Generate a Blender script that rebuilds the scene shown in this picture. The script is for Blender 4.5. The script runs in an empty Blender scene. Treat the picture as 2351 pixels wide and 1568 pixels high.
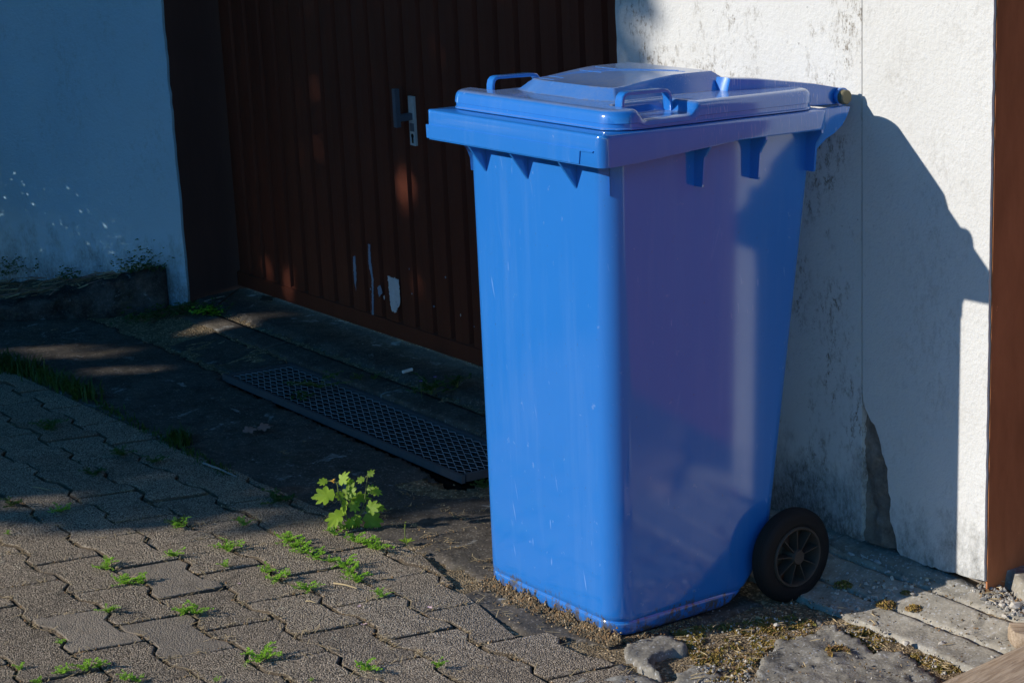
import bpy, bmesh, math, random
import numpy as np
from mathutils import Vector, Matrix, noise
rng = random.Random(7)
SC = bpy.context.scene
COL = SC.collection
rad = math.radians

# ------------------------------------------------------------------ camera
CAM_POS = np.array([-0.152, -3.6262, 1.6255])
PITCH, ROLL, LENS = rad(15.1694), rad(-2.6584), 72.022
_fw = np.array([0, math.cos(PITCH), -math.sin(PITCH)])
_rt = np.array([1., 0, 0]); _up = np.cross(_rt, _fw)
CR = math.cos(ROLL) * _rt + math.sin(ROLL) * _up
CU = -math.sin(ROLL) * _rt + math.cos(ROLL) * _up
cam = bpy.data.cameras.new('camera'); cam.lens = LENS; cam.sensor_width = 36; cam.clip_start = 0.05; cam.clip_end = 500
camo = bpy.data.objects.new('camera', cam); COL.objects.link(camo)
camo.matrix_world = Matrix(((CR[0], CU[0], -_fw[0], CAM_POS[0]), (CR[1], CU[1], -_fw[1], CAM_POS[1]),
                            (CR[2], CU[2], -_fw[2], CAM_POS[2]), (0, 0, 0, 1)))
SC.camera = camo

# ------------------------------------------------------------------ sky, sun, exposure
SUN_AZ, SUN_EL = rad(10.5), rad(23.2)          # heading in which sunlight travels (from +x towards +y), height of the sun
SUN_DIR = np.array([math.cos(SUN_AZ) * math.cos(SUN_EL), math.sin(SUN_AZ) * math.cos(SUN_EL), -math.sin(SUN_EL)])
world = bpy.data.worlds.new('World'); SC.world = world; world.use_nodes = True
wn = world.node_tree.nodes; wl = world.node_tree.links
sky = wn.new('ShaderNodeTexSky'); sky.sky_type = 'NISHITA'; sky.sun_disc = False
sky.sun_elevation = SUN_EL; sky.altitude = 200; sky.air_density = 1.0; sky.dust_density = 0.1; sky.ozone_density = 4.0
_to = -SUN_DIR
sky.sun_rotation = math.atan2(_to[0], _to[1])
hs = wn.new('ShaderNodeHueSaturation'); hs.inputs['Saturation'].default_value = 1.32; wl.new(sky.outputs[0], hs.inputs['Color'])
wl.new(hs.outputs[0], wn['Background'].inputs[0]); wn['Background'].inputs[1].default_value = 0.14
sun = bpy.data.lights.new('sun', 'SUN'); sun.energy = 2.75; sun.angle = rad(0.53); sun.color = (1.0, 0.945, 0.86)
suno = bpy.data.objects.new('sun', sun); COL.objects.link(suno)
suno.rotation_euler = Vector(SUN_DIR).to_track_quat('-Z', 'Y').to_euler(); suno.location = (-6, -3, 6)
SC.view_settings.view_transform = 'Standard'; SC.view_settings.look = 'None'
SC.view_settings.exposure = 0.9; SC.view_settings.gamma = 1.0; SC.view_settings.use_curve_mapping = False

# ------------------------------------------------------------------ layout helpers
NG = np.array([0.0267, 0.0348, 0.999]); NG /= np.linalg.norm(NG)        # the drive falls gently towards the garages
FD = np.array([-0.5533, 0.833, 0]); AH = -FD                             # along the garage fronts
FN = np.array([0.833, 0.5533, 0])                                        # into the garages
F2351 = LENS / 36 * 2351
def _s01(a, b, x): t = min(1.0, max(0.0, (x - a) / (b - a))); return t * t * (3 - 2 * t)
def rise(x, y):                          # the gutter climbs again towards the garage fronts
    t, s = AH[0] * x + AH[1] * y, FN[0] * x + FN[1] * y
    if s < .4: return 0.0
    w = _s01(-1.25, -.55, t)
    return w * (.006 * _s01(.4, .55, s) + .054 * _s01(.53, .78, s)) + (1 - w) * .045 * _s01(.40, .85, s)
def zg(x, y): return -(NG[0] * x + NG[1] * y) / NG[2] + rise(x, y)
def ray(px, py):
    v = _fw * F2351 + CR * (px - 1175.5) - CU * (py - 784.0)
    return v / np.linalg.norm(v)
def U(px, py, h=0.0):                    # a spot on the (sloping) ground, lifted by h
    v = ray(px, py); p = None; up = h
    for _ in range(12):
        t = (up / NG[2] - CAM_POS @ NG / NG[2]) / (v @ NG / NG[2]); p = CAM_POS + v * t
        up = up * .4 + (h + rise(p[0], p[1])) * .6
    return p
def UP(px, py, p0, nr):                  # a spot on an upright plane
    v = ray(px, py); t = ((np.array(p0) - CAM_POS) @ nr) / (v @ nr)
    return CAM_POS + v * t
def G(x, y, h=0.0): return Vector((x, y, zg(x, y) + h))
def ts(tau, s, h=0.0):                   # tau along the fronts, s into the garages
    p = AH * tau + FN * s
    return G(p[0], p[1], h)
TILT = Vector((0, 0, 1)).rotation_difference(Vector(NG)).to_matrix().to_4x4()
def fbm(x, y, z=0.0, o=4): return noise.fractal(Vector((x, y, z)), 0.6, 2.1, o)

def link(name, me, mats=None, parent=None, loc=None, smooth=False):
    o = bpy.data.objects.new(name, me); COL.objects.link(o)
    if mats is not None and not me.materials:
        for m in (mats if isinstance(mats, (list, tuple)) else [mats]): me.materials.append(m)
    if parent is not None: o.parent = parent
    if loc is not None: o.location = loc
    if smooth:
        me.polygons.foreach_set('use_smooth', [True] * len(me.polygons))
    return o
def mesh(name, v, f, mi=None):
    me = bpy.data.meshes.new(name); me.from_pydata([tuple(p) for p in v], [], f); me.update()
    if mi: me.polygons.foreach_set('material_index', mi)
    return me
def autosmooth(o, deg=35):
    me = o.data
    bm = bmesh.new(); bm.from_mesh(me)
    for f in bm.faces: f.smooth = True
    for e in bm.edges:
        if len(e.link_faces) == 2 and e.calc_face_angle(0) > rad(deg): e.smooth = False
    bm.to_mesh(me); bm.free()
def fixn(me):
    bm = bmesh.new(); bm.from_mesh(me); bmesh.ops.recalc_face_normals(bm, faces=bm.faces); bm.to_mesh(me); bm.free()
def tag(o, label, cat, group=None):
    o['label'] = label; o['category'] = cat
    if group: o['group'] = group
    return o
def struct(o, label=None):
    o['kind'] = 'structure'
    if label: o['label'] = label
    return o
def stuff(o, label=None):
    o['kind'] = 'stuff'
    if label: o['label'] = label
    return o
def empty(name, loc, mat=None):
    o = bpy.data.objects.new(name, None); COL.objects.link(o); o.empty_display_size = 0.1
    if mat is not None: o.matrix_world = mat
    else: o.location = loc
    return o
class MB:
    def __init__(s): s.v = []; s.f = []; s.m = []
    def add(s, v, f, mi=0):
        n = len(s.v); s.v += [tuple(p) for p in v]; s.f += [tuple(i + n for i in q) for q in f]; s.m += [mi] * len(f)
    def prism(s, bot, top, mi=0):       # two loops of equal length
        n = len(bot)
        s.add(list(bot) + list(top), [tuple(range(n))[::-1], tuple(range(n, 2 * n))] +
              [(i, (i + 1) % n, n + (i + 1) % n, n + i) for i in range(n)], mi)
    def obox(s, c, ax, ay, az, mi=0):   # centre and three half axes
        c, ax, ay, az = map(np.array, (c, ax, ay, az))
        b = [c - ax - ay - az, c + ax - ay - az, c + ax + ay - az, c - ax + ay - az]
        s.prism(b, [p + 2 * az for p in b], mi)
    def tube(s, pts, r, n=8, mi=0, cap=True, flat=None):
        pts = [np.array(p, float) for p in pts]; rings = []
        up = np.array([0, 0, 1.])
        for i, p in enumerate(pts):
            d = pts[min(i + 1, len(pts) - 1)] - pts[max(i - 1, 0)]; d /= (np.linalg.norm(d) + 1e-12)
            a = np.cross(d, up if abs(d[2]) < .9 else np.array([0, 1., 0])); a /= np.linalg.norm(a); b = np.cross(d, a)
            ri = r[i] if isinstance(r, (list, tuple)) else r
            fa, fb = flat or (1, 1)
            rings.append([p + a * math.cos(t) * ri * fa + b * math.sin(t) * ri * fb for t in (2 * math.pi * k / n for k in range(n))])
        v = [q for R_ in rings for q in R_]; f = []
        for i in range(len(rings) - 1):
            for k in range(n): f.append((i * n + k, i * n + (k + 1) % n, (i + 1) * n + (k + 1) % n, (i + 1) * n + k))
        if cap: f += [tuple(range(n))[::-1], tuple(range((len(rings) - 1) * n, len(rings) * n))]
        s.add(v, f, mi)
    def build(s, name, mats, parent=None, loc=None, smooth=False, fix=True):
        me = mesh(name, s.v, s.f, s.m)
        if fix: fixn(me)
        return link(name, me, mats, parent, loc, smooth)

# ------------------------------------------------------------------ materials
class NT:
    def __init__(s, name, rough=0.8, spec=0.3):
        s.m = bpy.data.materials.new(name); s.m.use_nodes = True; s.t = s.m.node_tree; s.n = s.t.nodes
        s.b = s.n['Principled BSDF']; s.b.inputs['Roughness'].default_value = rough
        s.b.inputs['Specular IOR Level'].default_value = spec
        s.tc = s.n.new('ShaderNodeTexCoord'); s._geo = None
    def L(s, a, b): s.t.links.new(a, b)
    @property
    def geo(s):
        if s._geo is None: s._geo = s.n.new('ShaderNodeNewGeometry')
        return s._geo
    def pos(s, scale=(1, 1, 1), world=True, rot=None):
        mp = s.n.new('ShaderNodeMapping'); mp.inputs['Scale'].default_value = scale
        if rot: mp.inputs['Rotation'].default_value = rot
        s.L(s.geo.outputs['Position'] if world else s.tc.outputs['Object'], mp.inputs[0]); return mp.outputs[0]
    def noise(s, scale, detail=4, rough=0.55, vec=None, dist=0.0):
        x = s.n.new('ShaderNodeTexNoise'); x.inputs['Scale'].default_value = scale; x.inputs['Detail'].default_value = detail
        x.inputs['Roughness'].default_value = rough; x.inputs['Distortion'].default_value = dist
        s.L(vec if vec is not None else s.geo.outputs['Position'], x.inputs['Vector']); return x.outputs[0]
    def voro(s, scale, feature='F1', out='Distance', vec=None, rnd=1.0):
        x = s.n.new('ShaderNodeTexVoronoi'); x.feature = feature; x.inputs['Scale'].default_value = scale
        x.inputs['Randomness'].default_value = rnd
        s.L(vec if vec is not None else s.geo.outputs['Position'], x.inputs['Vector']); return x.outputs[out]
    def ramp(s, fac, stops, interp='LINEAR'):
        x = s.n.new('ShaderNodeValToRGB'); r = x.color_ramp; r.interpolation = interp
        while len(r.elements) < len(stops): r.elements.new(0.5)
        for e, (p, c) in zip(r.elements, stops):
            e.position = p; e.color = (*(c if isinstance(c, tuple) else (c, c, c)), 1)
        s.L(fac, x.inputs[0]); return x.outputs[0]
    def mix(s, fac, a, b, mode='MIX'):
        x = s.n.new('ShaderNodeMix'); x.data_type = 'RGBA'; x.blend_type = mode
        for i, v in ((0, fac), (6, a), (7, b)):
            if isinstance(v, (int, float)): x.inputs[i].default_value = v
            elif isinstance(v, tuple): x.inputs[i].default_value = (*v, 1)
            else: s.L(v, x.inputs[i])
        return x.outputs[2]
    def math(s, op, a, b=0.0, c=None):
        x = s.n.new('ShaderNodeMath'); x.operation = op
        for i, v in enumerate((a, b) if c is None else (a, b, c)):
            if isinstance(v, (int, float)): x.inputs[i].default_value = v
            else: s.L(v, x.inputs[i])
        return x.outputs[0]
    def sep(s, vec):
        x = s.n.new('ShaderNodeSeparateXYZ'); s.L(vec, x.inputs[0]); return x.outputs
    def rand(s):
        x = s.n.new('ShaderNodeObjectInfo'); return x.outputs['Random']
    def bump(s, h, strength=0.5, dist=0.002, prev=None):
        x = s.n.new('ShaderNodeBump'); x.inputs['Strength'].default_value = strength; x.inputs['Distance'].default_value = dist
        s.L(h, x.inputs['Height'])
        if prev is not None: s.L(prev, x.inputs['Normal'])
        return x.outputs[0]
    def done(s, col=None, rough=None, norm=None):
        if col is not None:
            if isinstance(col, tuple): s.b.inputs['Base Color'].default_value = (*col, 1)
            else: s.L(col, s.b.inputs['Base Color'])
        if rough is not None: s.L(rough, s.b.inputs['Roughness'])
        if norm is not None: s.L(norm, s.b.inputs['Normal'])
        return s.m
def flat(name, c, rough=0.7, spec=0.3, metal=0.0):
    t = NT(name, rough, spec); t.b.inputs['Metallic'].default_value = metal
    n = t.noise(60, 3); return t.done(t.mix(n, tuple(x * .8 for x in c), tuple(min(1, x * 1.15) for x in c)))
M = {}
def aggregate(name, light, dark, rnd_amt, smooth=0.0):
    t = NT(name, 0.95, 0.03)
    dist = t.noise(120, 2)
    v = t.voro(300); cell = t.voro(300, out='Color')
    g = t.sep(cell)[0]
    base = t.mix(t.ramp(g, [(0.0, 0.0), (0.6, 0.3), (1.0, 1.0)]), dark, light)
    base = t.mix(t.ramp(v, [(0.36, 0.0), (0.72, 0.9 * (1 - smooth))]), base, tuple(c * .13 for c in dark))
    oz = t.sep(t.tc.outputs['Object'])[2]; base = t.mix(t.ramp(t.math('MULTIPLY', oz, -250), [(0.12, 0.0), (0.55, 0.92)]), base, (0.085, 0.062, 0.04))
    big = t.noise(5, 5, 0.65); fine = t.noise(30, 5, 0.7)
    base = t.mix(t.ramp(big, [(0.3, 0.35), (0.7, 0.0)]), base, tuple(c * .62 for c in dark))
    base = t.mix(t.ramp(fine, [(0.62, 0.0), (0.75, 0.35)]), base, tuple(min(1, c * 1.25) for c in light))
    st_ = t.noise(11, 6, 0.75, dist=0.8); base = t.mix(t.ramp(st_, [(0.52, 0.0), (0.68, 0.55)]), base, (0.10, 0.085, 0.07)); base = t.mix(t.ramp(t.noise(6.5, 5, 0.7, dist=1.2), [(0.60, 0.0), (0.72, 0.3)]), base, (0.36, 0.27, 0.18))
    r = t.rand()
    base = t.mix(t.math('MULTIPLY', r, rnd_amt), base, t.mix(0.5, base, (0.06, 0.052, 0.045)))
    tint = t.mix(t.ramp(t.math('FRACT', t.math('MULTIPLY', r, 7.3)), [(0, (1.0, 0.97, 0.93)), (1, (0.93, 0.97, 1.0))]), (1, 1, 1), (1, 1, 1))
    n1 = t.bump(t.math('SUBTRACT', 1.0, v), 1.0 * (1 - smooth * .6), 0.0035)
    n2 = t.bump(fine, 0.5, 0.006, n1)
    return t.done(base, norm=n2)
M['paver'] = aggregate('paver_stone', (0.95, 0.765, 0.56), (0.36, 0.288, 0.212), 0.55)
M['paver_smooth'] = aggregate('worn_paver_stone', (0.43, 0.355, 0.27), (0.30, 0.248, 0.192), 0.5, 0.75)
def concrete(name, light, dark, lichen=0.0, moss=0.0, spk=0.5):
    t = NT(name, 0.95, 0.03)
    n = t.noise(7, 6, 0.7); f = t.noise(60, 4, 0.7); g = t.voro(170)
    c = t.mix(t.ramp(n, [(0.32, 0.0), (0.68, 1.0)]), dark, light)
    c = t.mix(t.ramp(f, [(0.35, 0.4), (0.65, 0.0)]), c, tuple(x * .5 for x in dark))
    cell = t.sep(t.voro(260, out='Color'))[1]
    c = t.mix(t.ramp(cell, [(0.90, 0.0), (0.96, spk)]), c, tuple(min(.55, x * 2.2) for x in light))
    sm = t.noise(17, 6, 0.75, dist=0.5); c = t.mix(t.ramp(sm, [(0.50, 0.0), (0.66, 0.6)]), c, tuple(x * .42 for x in dark))
    if lichen:
        ln = t.noise(9, 6, 0.7, dist=0.6)
        c = t.mix(t.math('MULTIPLY', t.ramp(ln, [(0.60, 0.0), (0.66, 1.0)]), t.ramp(f, [(0.35, 0.2), (0.6, lichen)])), c, (0.46, 0.45, 0.41))
    if moss:
        mn = t.noise(6, 7, 0.75, dist=0.4)
        c = t.mix(t.math('MULTIPLY', t.ramp(mn, [(0.55, 0.0), (0.68, 1.0)]), moss), c, (0.07, 0.06, 0.022))
    n1 = t.bump(f, 0.45, 0.0022); n2 = t.bump(g, 0.5, 0.0012, n1)
    return t.done(c, norm=n2)
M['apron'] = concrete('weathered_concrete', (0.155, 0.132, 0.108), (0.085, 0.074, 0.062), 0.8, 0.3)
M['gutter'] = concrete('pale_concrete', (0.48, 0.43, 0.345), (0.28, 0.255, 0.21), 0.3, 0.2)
M['chunk'] = concrete('broken_concrete', (0.38, 0.345, 0.285), (0.19, 0.175, 0.15), 0.6, 0.2)
M['old_wall'] = concrete('mossy_old_concrete', (0.12, 0.11, 0.10), (0.016, 0.015, 0.014), 0.9, 0.6, 0.2)
def soil(name, light, dark):
    t = NT(name, 0.95, 0.02)
    n = t.noise(35, 6, 0.75); v = t.voro(190)
    cell = t.sep(t.voro(190, out='Color'))[0]
    c = t.mix(t.ramp(n, [(0.3, 0.0), (0.7, 1.0)]), dark, light)
    c = t.mix(t.ramp(cell, [(0.82, 0.0), (0.88, 0.7)]), c, tuple(min(1, x * 2.0) for x in light))
    return t.done(c, norm=t.bump(v, 1.0, 0.005, t.bump(n, 0.9, 0.01)))
M['soil'] = soil('dry_soil', (0.36, 0.27, 0.165), (0.11, 0.082, 0.052))
M['bed'] = soil('dark_bed_soil', (0.20, 0.17, 0.13), (0.06, 0.052, 0.04))

def plaster(name, spots=1.0, base_h=0.0, grime=0.9, cols=((0.57, 0.56, 0.53), (0.64, 0.635, 0.615))):
    t = NT(name, 0.95, 0.03)
    p = t.geo.outputs['Position']
    z = t.sep(p)[2]
    mott = t.noise(2.2, 5, 0.6); rough1 = t.noise(95, 4, 0.65); rough2 = t.noise(240, 3, 0.6)
    c = t.mix(t.ramp(mott, [(0.3, 0.0), (0.7, 1.0)]), *cols)
    # mildew flecks: clusters of little dark dots, drawn out downwards
    st = t.pos((1, 1, 0.6))
    clus = t.noise(8, 5, 0.65, st); dots = t.noise(62, 5, 0.78, st); fine = t.noise(210, 2, 0.6, st)
    m = t.math('MULTIPLY', t.ramp(clus, [(0.47, 0.0), (0.62, 1.0)]), t.ramp(dots, [(0.50, 0.0), (0.57, 1.0)]))
    m = t.math('MULTIPLY', m, t.ramp(fine, [(0.35, 0.2), (0.6, 1.0)]))
    c = t.mix(t.math('MULTIPLY', m, 0.85 * spots), c, t.mix(t.noise(23, 2), (0.17, 0.135, 0.09), (0.22, 0.2, 0.17)))
    c = t.mix(t.math('MULTIPLY', t.ramp(t.noise(55, 3, 0.6), [(0.71, 0.0), (0.73, 0.7)]), 0.6 * spots + .1), c, (0.12, 0.11, 0.1))
    # algae and splash dirt along the foot
    h = t.math('SUBTRACT', z, base_h)
    g = t.math('ADD', t.math('MULTIPLY', h, -3.2), t.math('MULTIPLY', t.noise(14, 6, 0.75, st), 1.9))
    gm = t.ramp(g, [(0.42, 0.0), (0.95, 0.9)])
    gm = t.math('MULTIPLY', gm, t.ramp(t.noise(120, 5, 0.8, st), [(0.32, 0.25), (0.58, 1.0)]))
    c = t.mix(t.math('MULTIPLY', gm, grime), c, (0.075, 0.072, 0.06))
    nb = t.bump(rough1, 0.75, 0.004, t.bump(rough2, 0.35, 0.002))
    return t.done(c, norm=nb)
M['plaster_spotted'] = plaster('mildewed_white_plaster', 1.15, 0.06)
M['plaster_clean'] = plaster('white_plaster', 0.28, -0.02, 0.85)
M['plaster_garden'] = plaster('shade_tinted_white_plaster', 0.25, 0.0, 0.8, ((0.34, 0.53, 0.66), (0.40, 0.60, 0.73)))  # white wall, with the blue of its shade put into the colour
M['core'] = concrete('bare_wall_core', (0.34, 0.285, 0.235), (0.16, 0.137, 0.115), 0.0, 0.0, 0.0)
def brown(name, c, streak=0.3, rough=0.55):
    t = NT(name, rough, 0.10)
    n = t.noise(9, 5, 0.7, t.pos((1, 1, 0.25))); f = t.noise(70, 3, 0.6)
    col = t.mix(t.ramp(n, [(0.3, 0.0), (0.7, streak)]), c, tuple(x * .45 for x in c))
    col = t.mix(t.ramp(t.noise(40, 4, 0.7), [(0.70, 0.0), (0.73, 0.5)]), col, tuple(min(1, x * 1.8 + .03) for x in c))
    return t.done(col, norm=t.bump(f, 0.35, 0.002))
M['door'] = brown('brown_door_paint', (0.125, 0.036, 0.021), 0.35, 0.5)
M['door_sun'] = brown('sunlit_brown_paint', (0.22, 0.064, 0.042), 0.35, 0.5)  # lighter copy of the door paint, sunlit brightness put into its colour
M['reveal'] = brown('brown_reveal_paint', (0.45, 0.175, 0.075), 0.75, 0.8)
M['reveal_shaded'] = brown('shaded_brown_reveal_paint', (0.10, 0.05, 0.042), 0.3, 0.85)  # same brown as the other reveal, with the jamb's shade darkened into it
M['primer'] = flat('bare_primer', (0.55, 0.56, 0.58), 0.7)
M['blue_primer'] = flat('bluish_primer', (0.22, 0.27, 0.36), 0.7)
M['steel'] = flat('dull_steel', (0.50, 0.51, 0.50), 0.5, 0.4, 0.0)
M['galv'] = flat('galvanised_steel', (0.10, 0.10, 0.105), 0.75, 0.15, 0.0)
M['lever'] = flat('dark_grey_lever', (0.10, 0.115, 0.14), 0.4, 0.5)
M['pit'] = flat('pit_black', (0.012, 0.011, 0.010), 0.95, 0.02)  # near black, puts the darkness inside the pit into its wall colour
M['mesh_steel'] = flat('rusty_mesh_steel', (0.30, 0.29, 0.29), 0.7, 0.2)
M['black'] = flat('black_hole', (0.01, 0.01, 0.012), 0.8)

def plastic(name, rough, dirt=True, scratch=True, dust=0.0):
    t = NT(name, rough, 0.13)
    blue = (0.013, 0.158, 0.53)
    n = t.noise(3.2, 5, 0.6)
    c = t.mix(t.ramp(n, [(0.3, 0.0), (0.75, 0.5)]), blue, (0.018, 0.175, 0.56))
    O = t.tc.outputs['Object']
    stv = t.pos((14, 14, 1.1), False); c = t.mix(t.ramp(t.noise(1.6, 5, 0.7, stv), [(0.5, 0.0), (0.75, 0.09)]), c, (0.22, 0.36, 0.62))
    c = t.mix(t.ramp(t.noise(38, 3, 0.6, O), [(0.69, 0.0), (0.73, 0.22)]), c, (0.32, 0.44, 0.66))
    c = t.mix(t.ramp(t.noise(150, 2, 0.6, O), [(0.70, 0.0), (0.75, 0.45)]), c, (0.05, 0.08, 0.16))
    if scratch:
        for sc_, rt, th in (((900, 900, 26), (0.2, 0.1, 0), 0.715), ((60, 900, 500), (0.5, 0.3, 0.2), 0.735), ((500, 500, 30), (0.05, -0.25, 0.4), 0.72)):
            v = t.pos((1, 1, 1), False, rt); mp = t.n.new('ShaderNodeMapping'); mp.inputs['Scale'].default_value = tuple(x * .1 for x in sc_)
            t.L(v, mp.inputs[0])
            s_ = t.noise(1.0, 2, 0.5, mp.outputs[0]); reg = t.noise(4, 3, 0.6, O)
            k = t.math('MULTIPLY', t.ramp(s_, [(th, 0.0), (th + .04, 1.0)]), t.ramp(reg, [(0.42, 0.0), (0.62, 0.38)]))
            c = t.mix(k, c, (0.30, 0.45, 0.80))
        xo, yo_, zo = t.sep(O); sv = t.pos((330, 330, 24), False, (0.25, 0.12, 0)); s_ = t.noise(1.0, 2, 0.6, sv)
        k = t.math('MULTIPLY', t.math('MULTIPLY', t.ramp(xo, [(0.20, 0.0), (0.32, 1.0)]), t.ramp(zo, [(0.962, 0.0), (0.972, 1.0)])), t.math('MULTIPLY', t.ramp(s_, [(0.58, 0.0), (0.68, 0.55)]), t.ramp(t.noise(11, 3, 0.6, O), [(0.4, 0.1), (0.6, 1.0)])))
        c = t.mix(k, c, (0.42, 0.50, 0.72))
    if dust:
        dn = t.noise(7, 6, 0.7, O); nz = t.sep(t.geo.outputs['Normal'])[2]
        k = t.math('MULTIPLY', t.ramp(nz, [(0.75, 0.0), (0.95, 1.0)]), t.ramp(dn, [(0.3, dust * .35), (0.65, dust)]))
        k2 = t.math('MULTIPLY', k, t.ramp(t.noise(260, 3, 0.7, O), [(0.3, 0.35), (0.65, 1.0)]))
        c = t.mix(k2, c, (0.33, 0.34, 0.36))
    if dirt:
        z = t.sep(O)[2]; x_ = t.sep(O)[0]
        g = t.math('ADD', t.math('MULTIPLY', z, -6.5), t.math('MULTIPLY', t.noise(70, 5, 0.8, t.pos((1, 1, 0.55), False)), 1.5))
        k = t.ramp(g, [(0.56, 0.0), (0.70, 0.95)])
        c = t.mix(t.math('MULTIPLY', k, t.ramp(t.noise(26, 3, 0.6, O), [(0.32, 0.2), (0.55, 1.0)])), c, (0.085, 0.072, 0.055))
    t.b.inputs['Coat Weight'].default_value = 1.0; t.b.inputs['Coat Roughness'].default_value = 0.11; t.b.inputs['Coat IOR'].default_value = 1.85
    rn = t.noise(5, 4, 0.6, O)
    ro = t.math('ADD', t.math('MULTIPLY', rn, 0.16), rough - 0.08)
    return t.done(c, ro, t.bump(t.noise(7, 2, 0.5, O), 0.06, 0.01))
M['bin'] = plastic('blue_plastic', 0.52)
M['lid'] = plastic('blue_lid_plastic', 0.52, False, True, 0.75)
M['rubber'] = flat('black_rubber', (0.010, 0.0095, 0.0095), 0.75, 0.3)
M['hub'] = flat('dusty_dark_plastic', (0.062, 0.050, 0.040), 0.6, 0.3)
M['hub_dark'] = flat('wheel_inside', (0.02, 0.02, 0.022), 0.7, 0.3)
M['cap'] = flat('olive_axle_cap', (0.15, 0.13, 0.075), 0.5, 0.4)
def wood(name, ax):
    t = NT(name, 0.8, 0.2)
    sc_ = [60, 60, 60]; v = t.pos((1, 1, 1)); mp = t.n.new('ShaderNodeMapping'); mp.inputs['Rotation'].default_value = (0, 0, -ax); t.L(v, mp.inputs[0])
    m2 = t.n.new('ShaderNodeMapping'); m2.inputs['Scale'].default_value = (16, 170, 90); t.L(mp.outputs[0], m2.inputs[0])
    g = t.noise(1.0, 6, 0.65, m2.outputs[0], 0.3)
    c = t.mix(t.ramp(g, [(0.35, 0.0), (0.62, 1.0)]), (0.27, 0.19, 0.12), (0.50, 0.39, 0.28))
    m3 = t.n.new('ShaderNodeMapping'); m3.inputs['Scale'].default_value = (7, 520, 300); t.L(mp.outputs[0], m3.inputs[0])
    g2 = t.noise(1.0, 4, 0.7, m3.outputs[0]); c = t.mix(t.ramp(g2, [(0.30, 0.75), (0.5, 0.0)]), c, (0.13, 0.085, 0.05))
    c = t.mix(t.ramp(g, [(0.26, 1.0), (0.33, 0.0)]), c, (0.07, 0.04, 0.022))
    c = t.mix(t.ramp(t.noise(9, 4, 0.6), [(0.4, 0.0), (0.7, 0.4)]), c, (0.36, 0.31, 0.26))
    return t.done(c, norm=t.bump(g, 0.6, 0.003))
M['wood'] = wood('weathered_timber', math.atan2(FN[1], FN[0]))
M['wood_fresh'] = wood('fresh_timber', rad(-12))
def leaf(name, a, b, trans=0.35):
    t = NT(name, 0.5, 0.35)
    n = t.noise(45, 3); c = t.mix(n, a, b)
    c = t.mix(t.math('MULTIPLY', t.rand(), 0.45), c, tuple(x * 1.35 for x in b))
    t.done(c)
    tr = t.n.new('ShaderNodeBsdfTranslucent'); t.L(c, tr.inputs[0])
    ms = t.n.new('ShaderNodeMixShader'); ms.inputs[0].default_value = trans
    t.L(t.b.outputs[0], ms.inputs[1]); t.L(tr.outputs[0], ms.inputs[2])
    t.L(ms.outputs[0], t.n['Material Output'].inputs[0]); return t.m
M['leaf'] = leaf('weed_leaf', (0.20, 0.42, 0.02), (0.34, 0.58, 0.05))
M['leaf_big'] = leaf('plant_leaf', (0.20, 0.36, 0.025), (0.36, 0.50, 0.05), 0.5)
M['leaf_dark'] = leaf('shade_leaf', (0.035, 0.085, 0.015), (0.065, 0.13, 0.024))  # darker copy of the leaf green, shade put into the colour
M['grass'] = leaf('grass_blade', (0.028, 0.07, 0.012), (0.055, 0.11, 0.02))
M['hedge'] = leaf('hedge_leaf', (0.03, 0.07, 0.012), (0.06, 0.11, 0.02), 0.15)
M['stem'] = flat('weed_stem', (0.16, 0.19, 0.05), 0.7)
M['straw'] = flat('dry_straw', (0.48, 0.36, 0.19), 0.8)
M['brown_bits'] = flat('brown_bits', (0.25, 0.145, 0.065), 0.9)
M['moss'] = flat('dry_moss', (0.32, 0.215, 0.06), 0.95, 0.1)
M['moss_green'] = flat('green_moss', (0.22, 0.195, 0.05), 0.95, 0.1)
M['stone'] = flat('pale_stone', (0.52, 0.47, 0.40), 0.9, 0.2)
M['stone_grey'] = flat('grey_stone', (0.30, 0.28, 0.25), 0.9, 0.2)
M['rubble'] = flat('blue_grey_rubble', (0.42, 0.42, 0.41), 0.9, 0.2)
M['bark'] = flat('bark', (0.07, 0.05, 0.035), 0.9)
M['petal'] = flat('violet_petal', (0.42, 0.20, 0.55), 0.6)
M['petal_pink'] = flat('pink_petal', (0.75, 0.50, 0.50), 0.7)
M['yellow'] = flat('yellow_bud', (0.75, 0.45, 0.08), 0.6)
M['paper'] = flat('white_paper', (0.75, 0.75, 0.75), 0.7)
M['dead_leaf'] = flat('dead_leaf', (0.32, 0.17, 0.13), 0.7)

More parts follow.
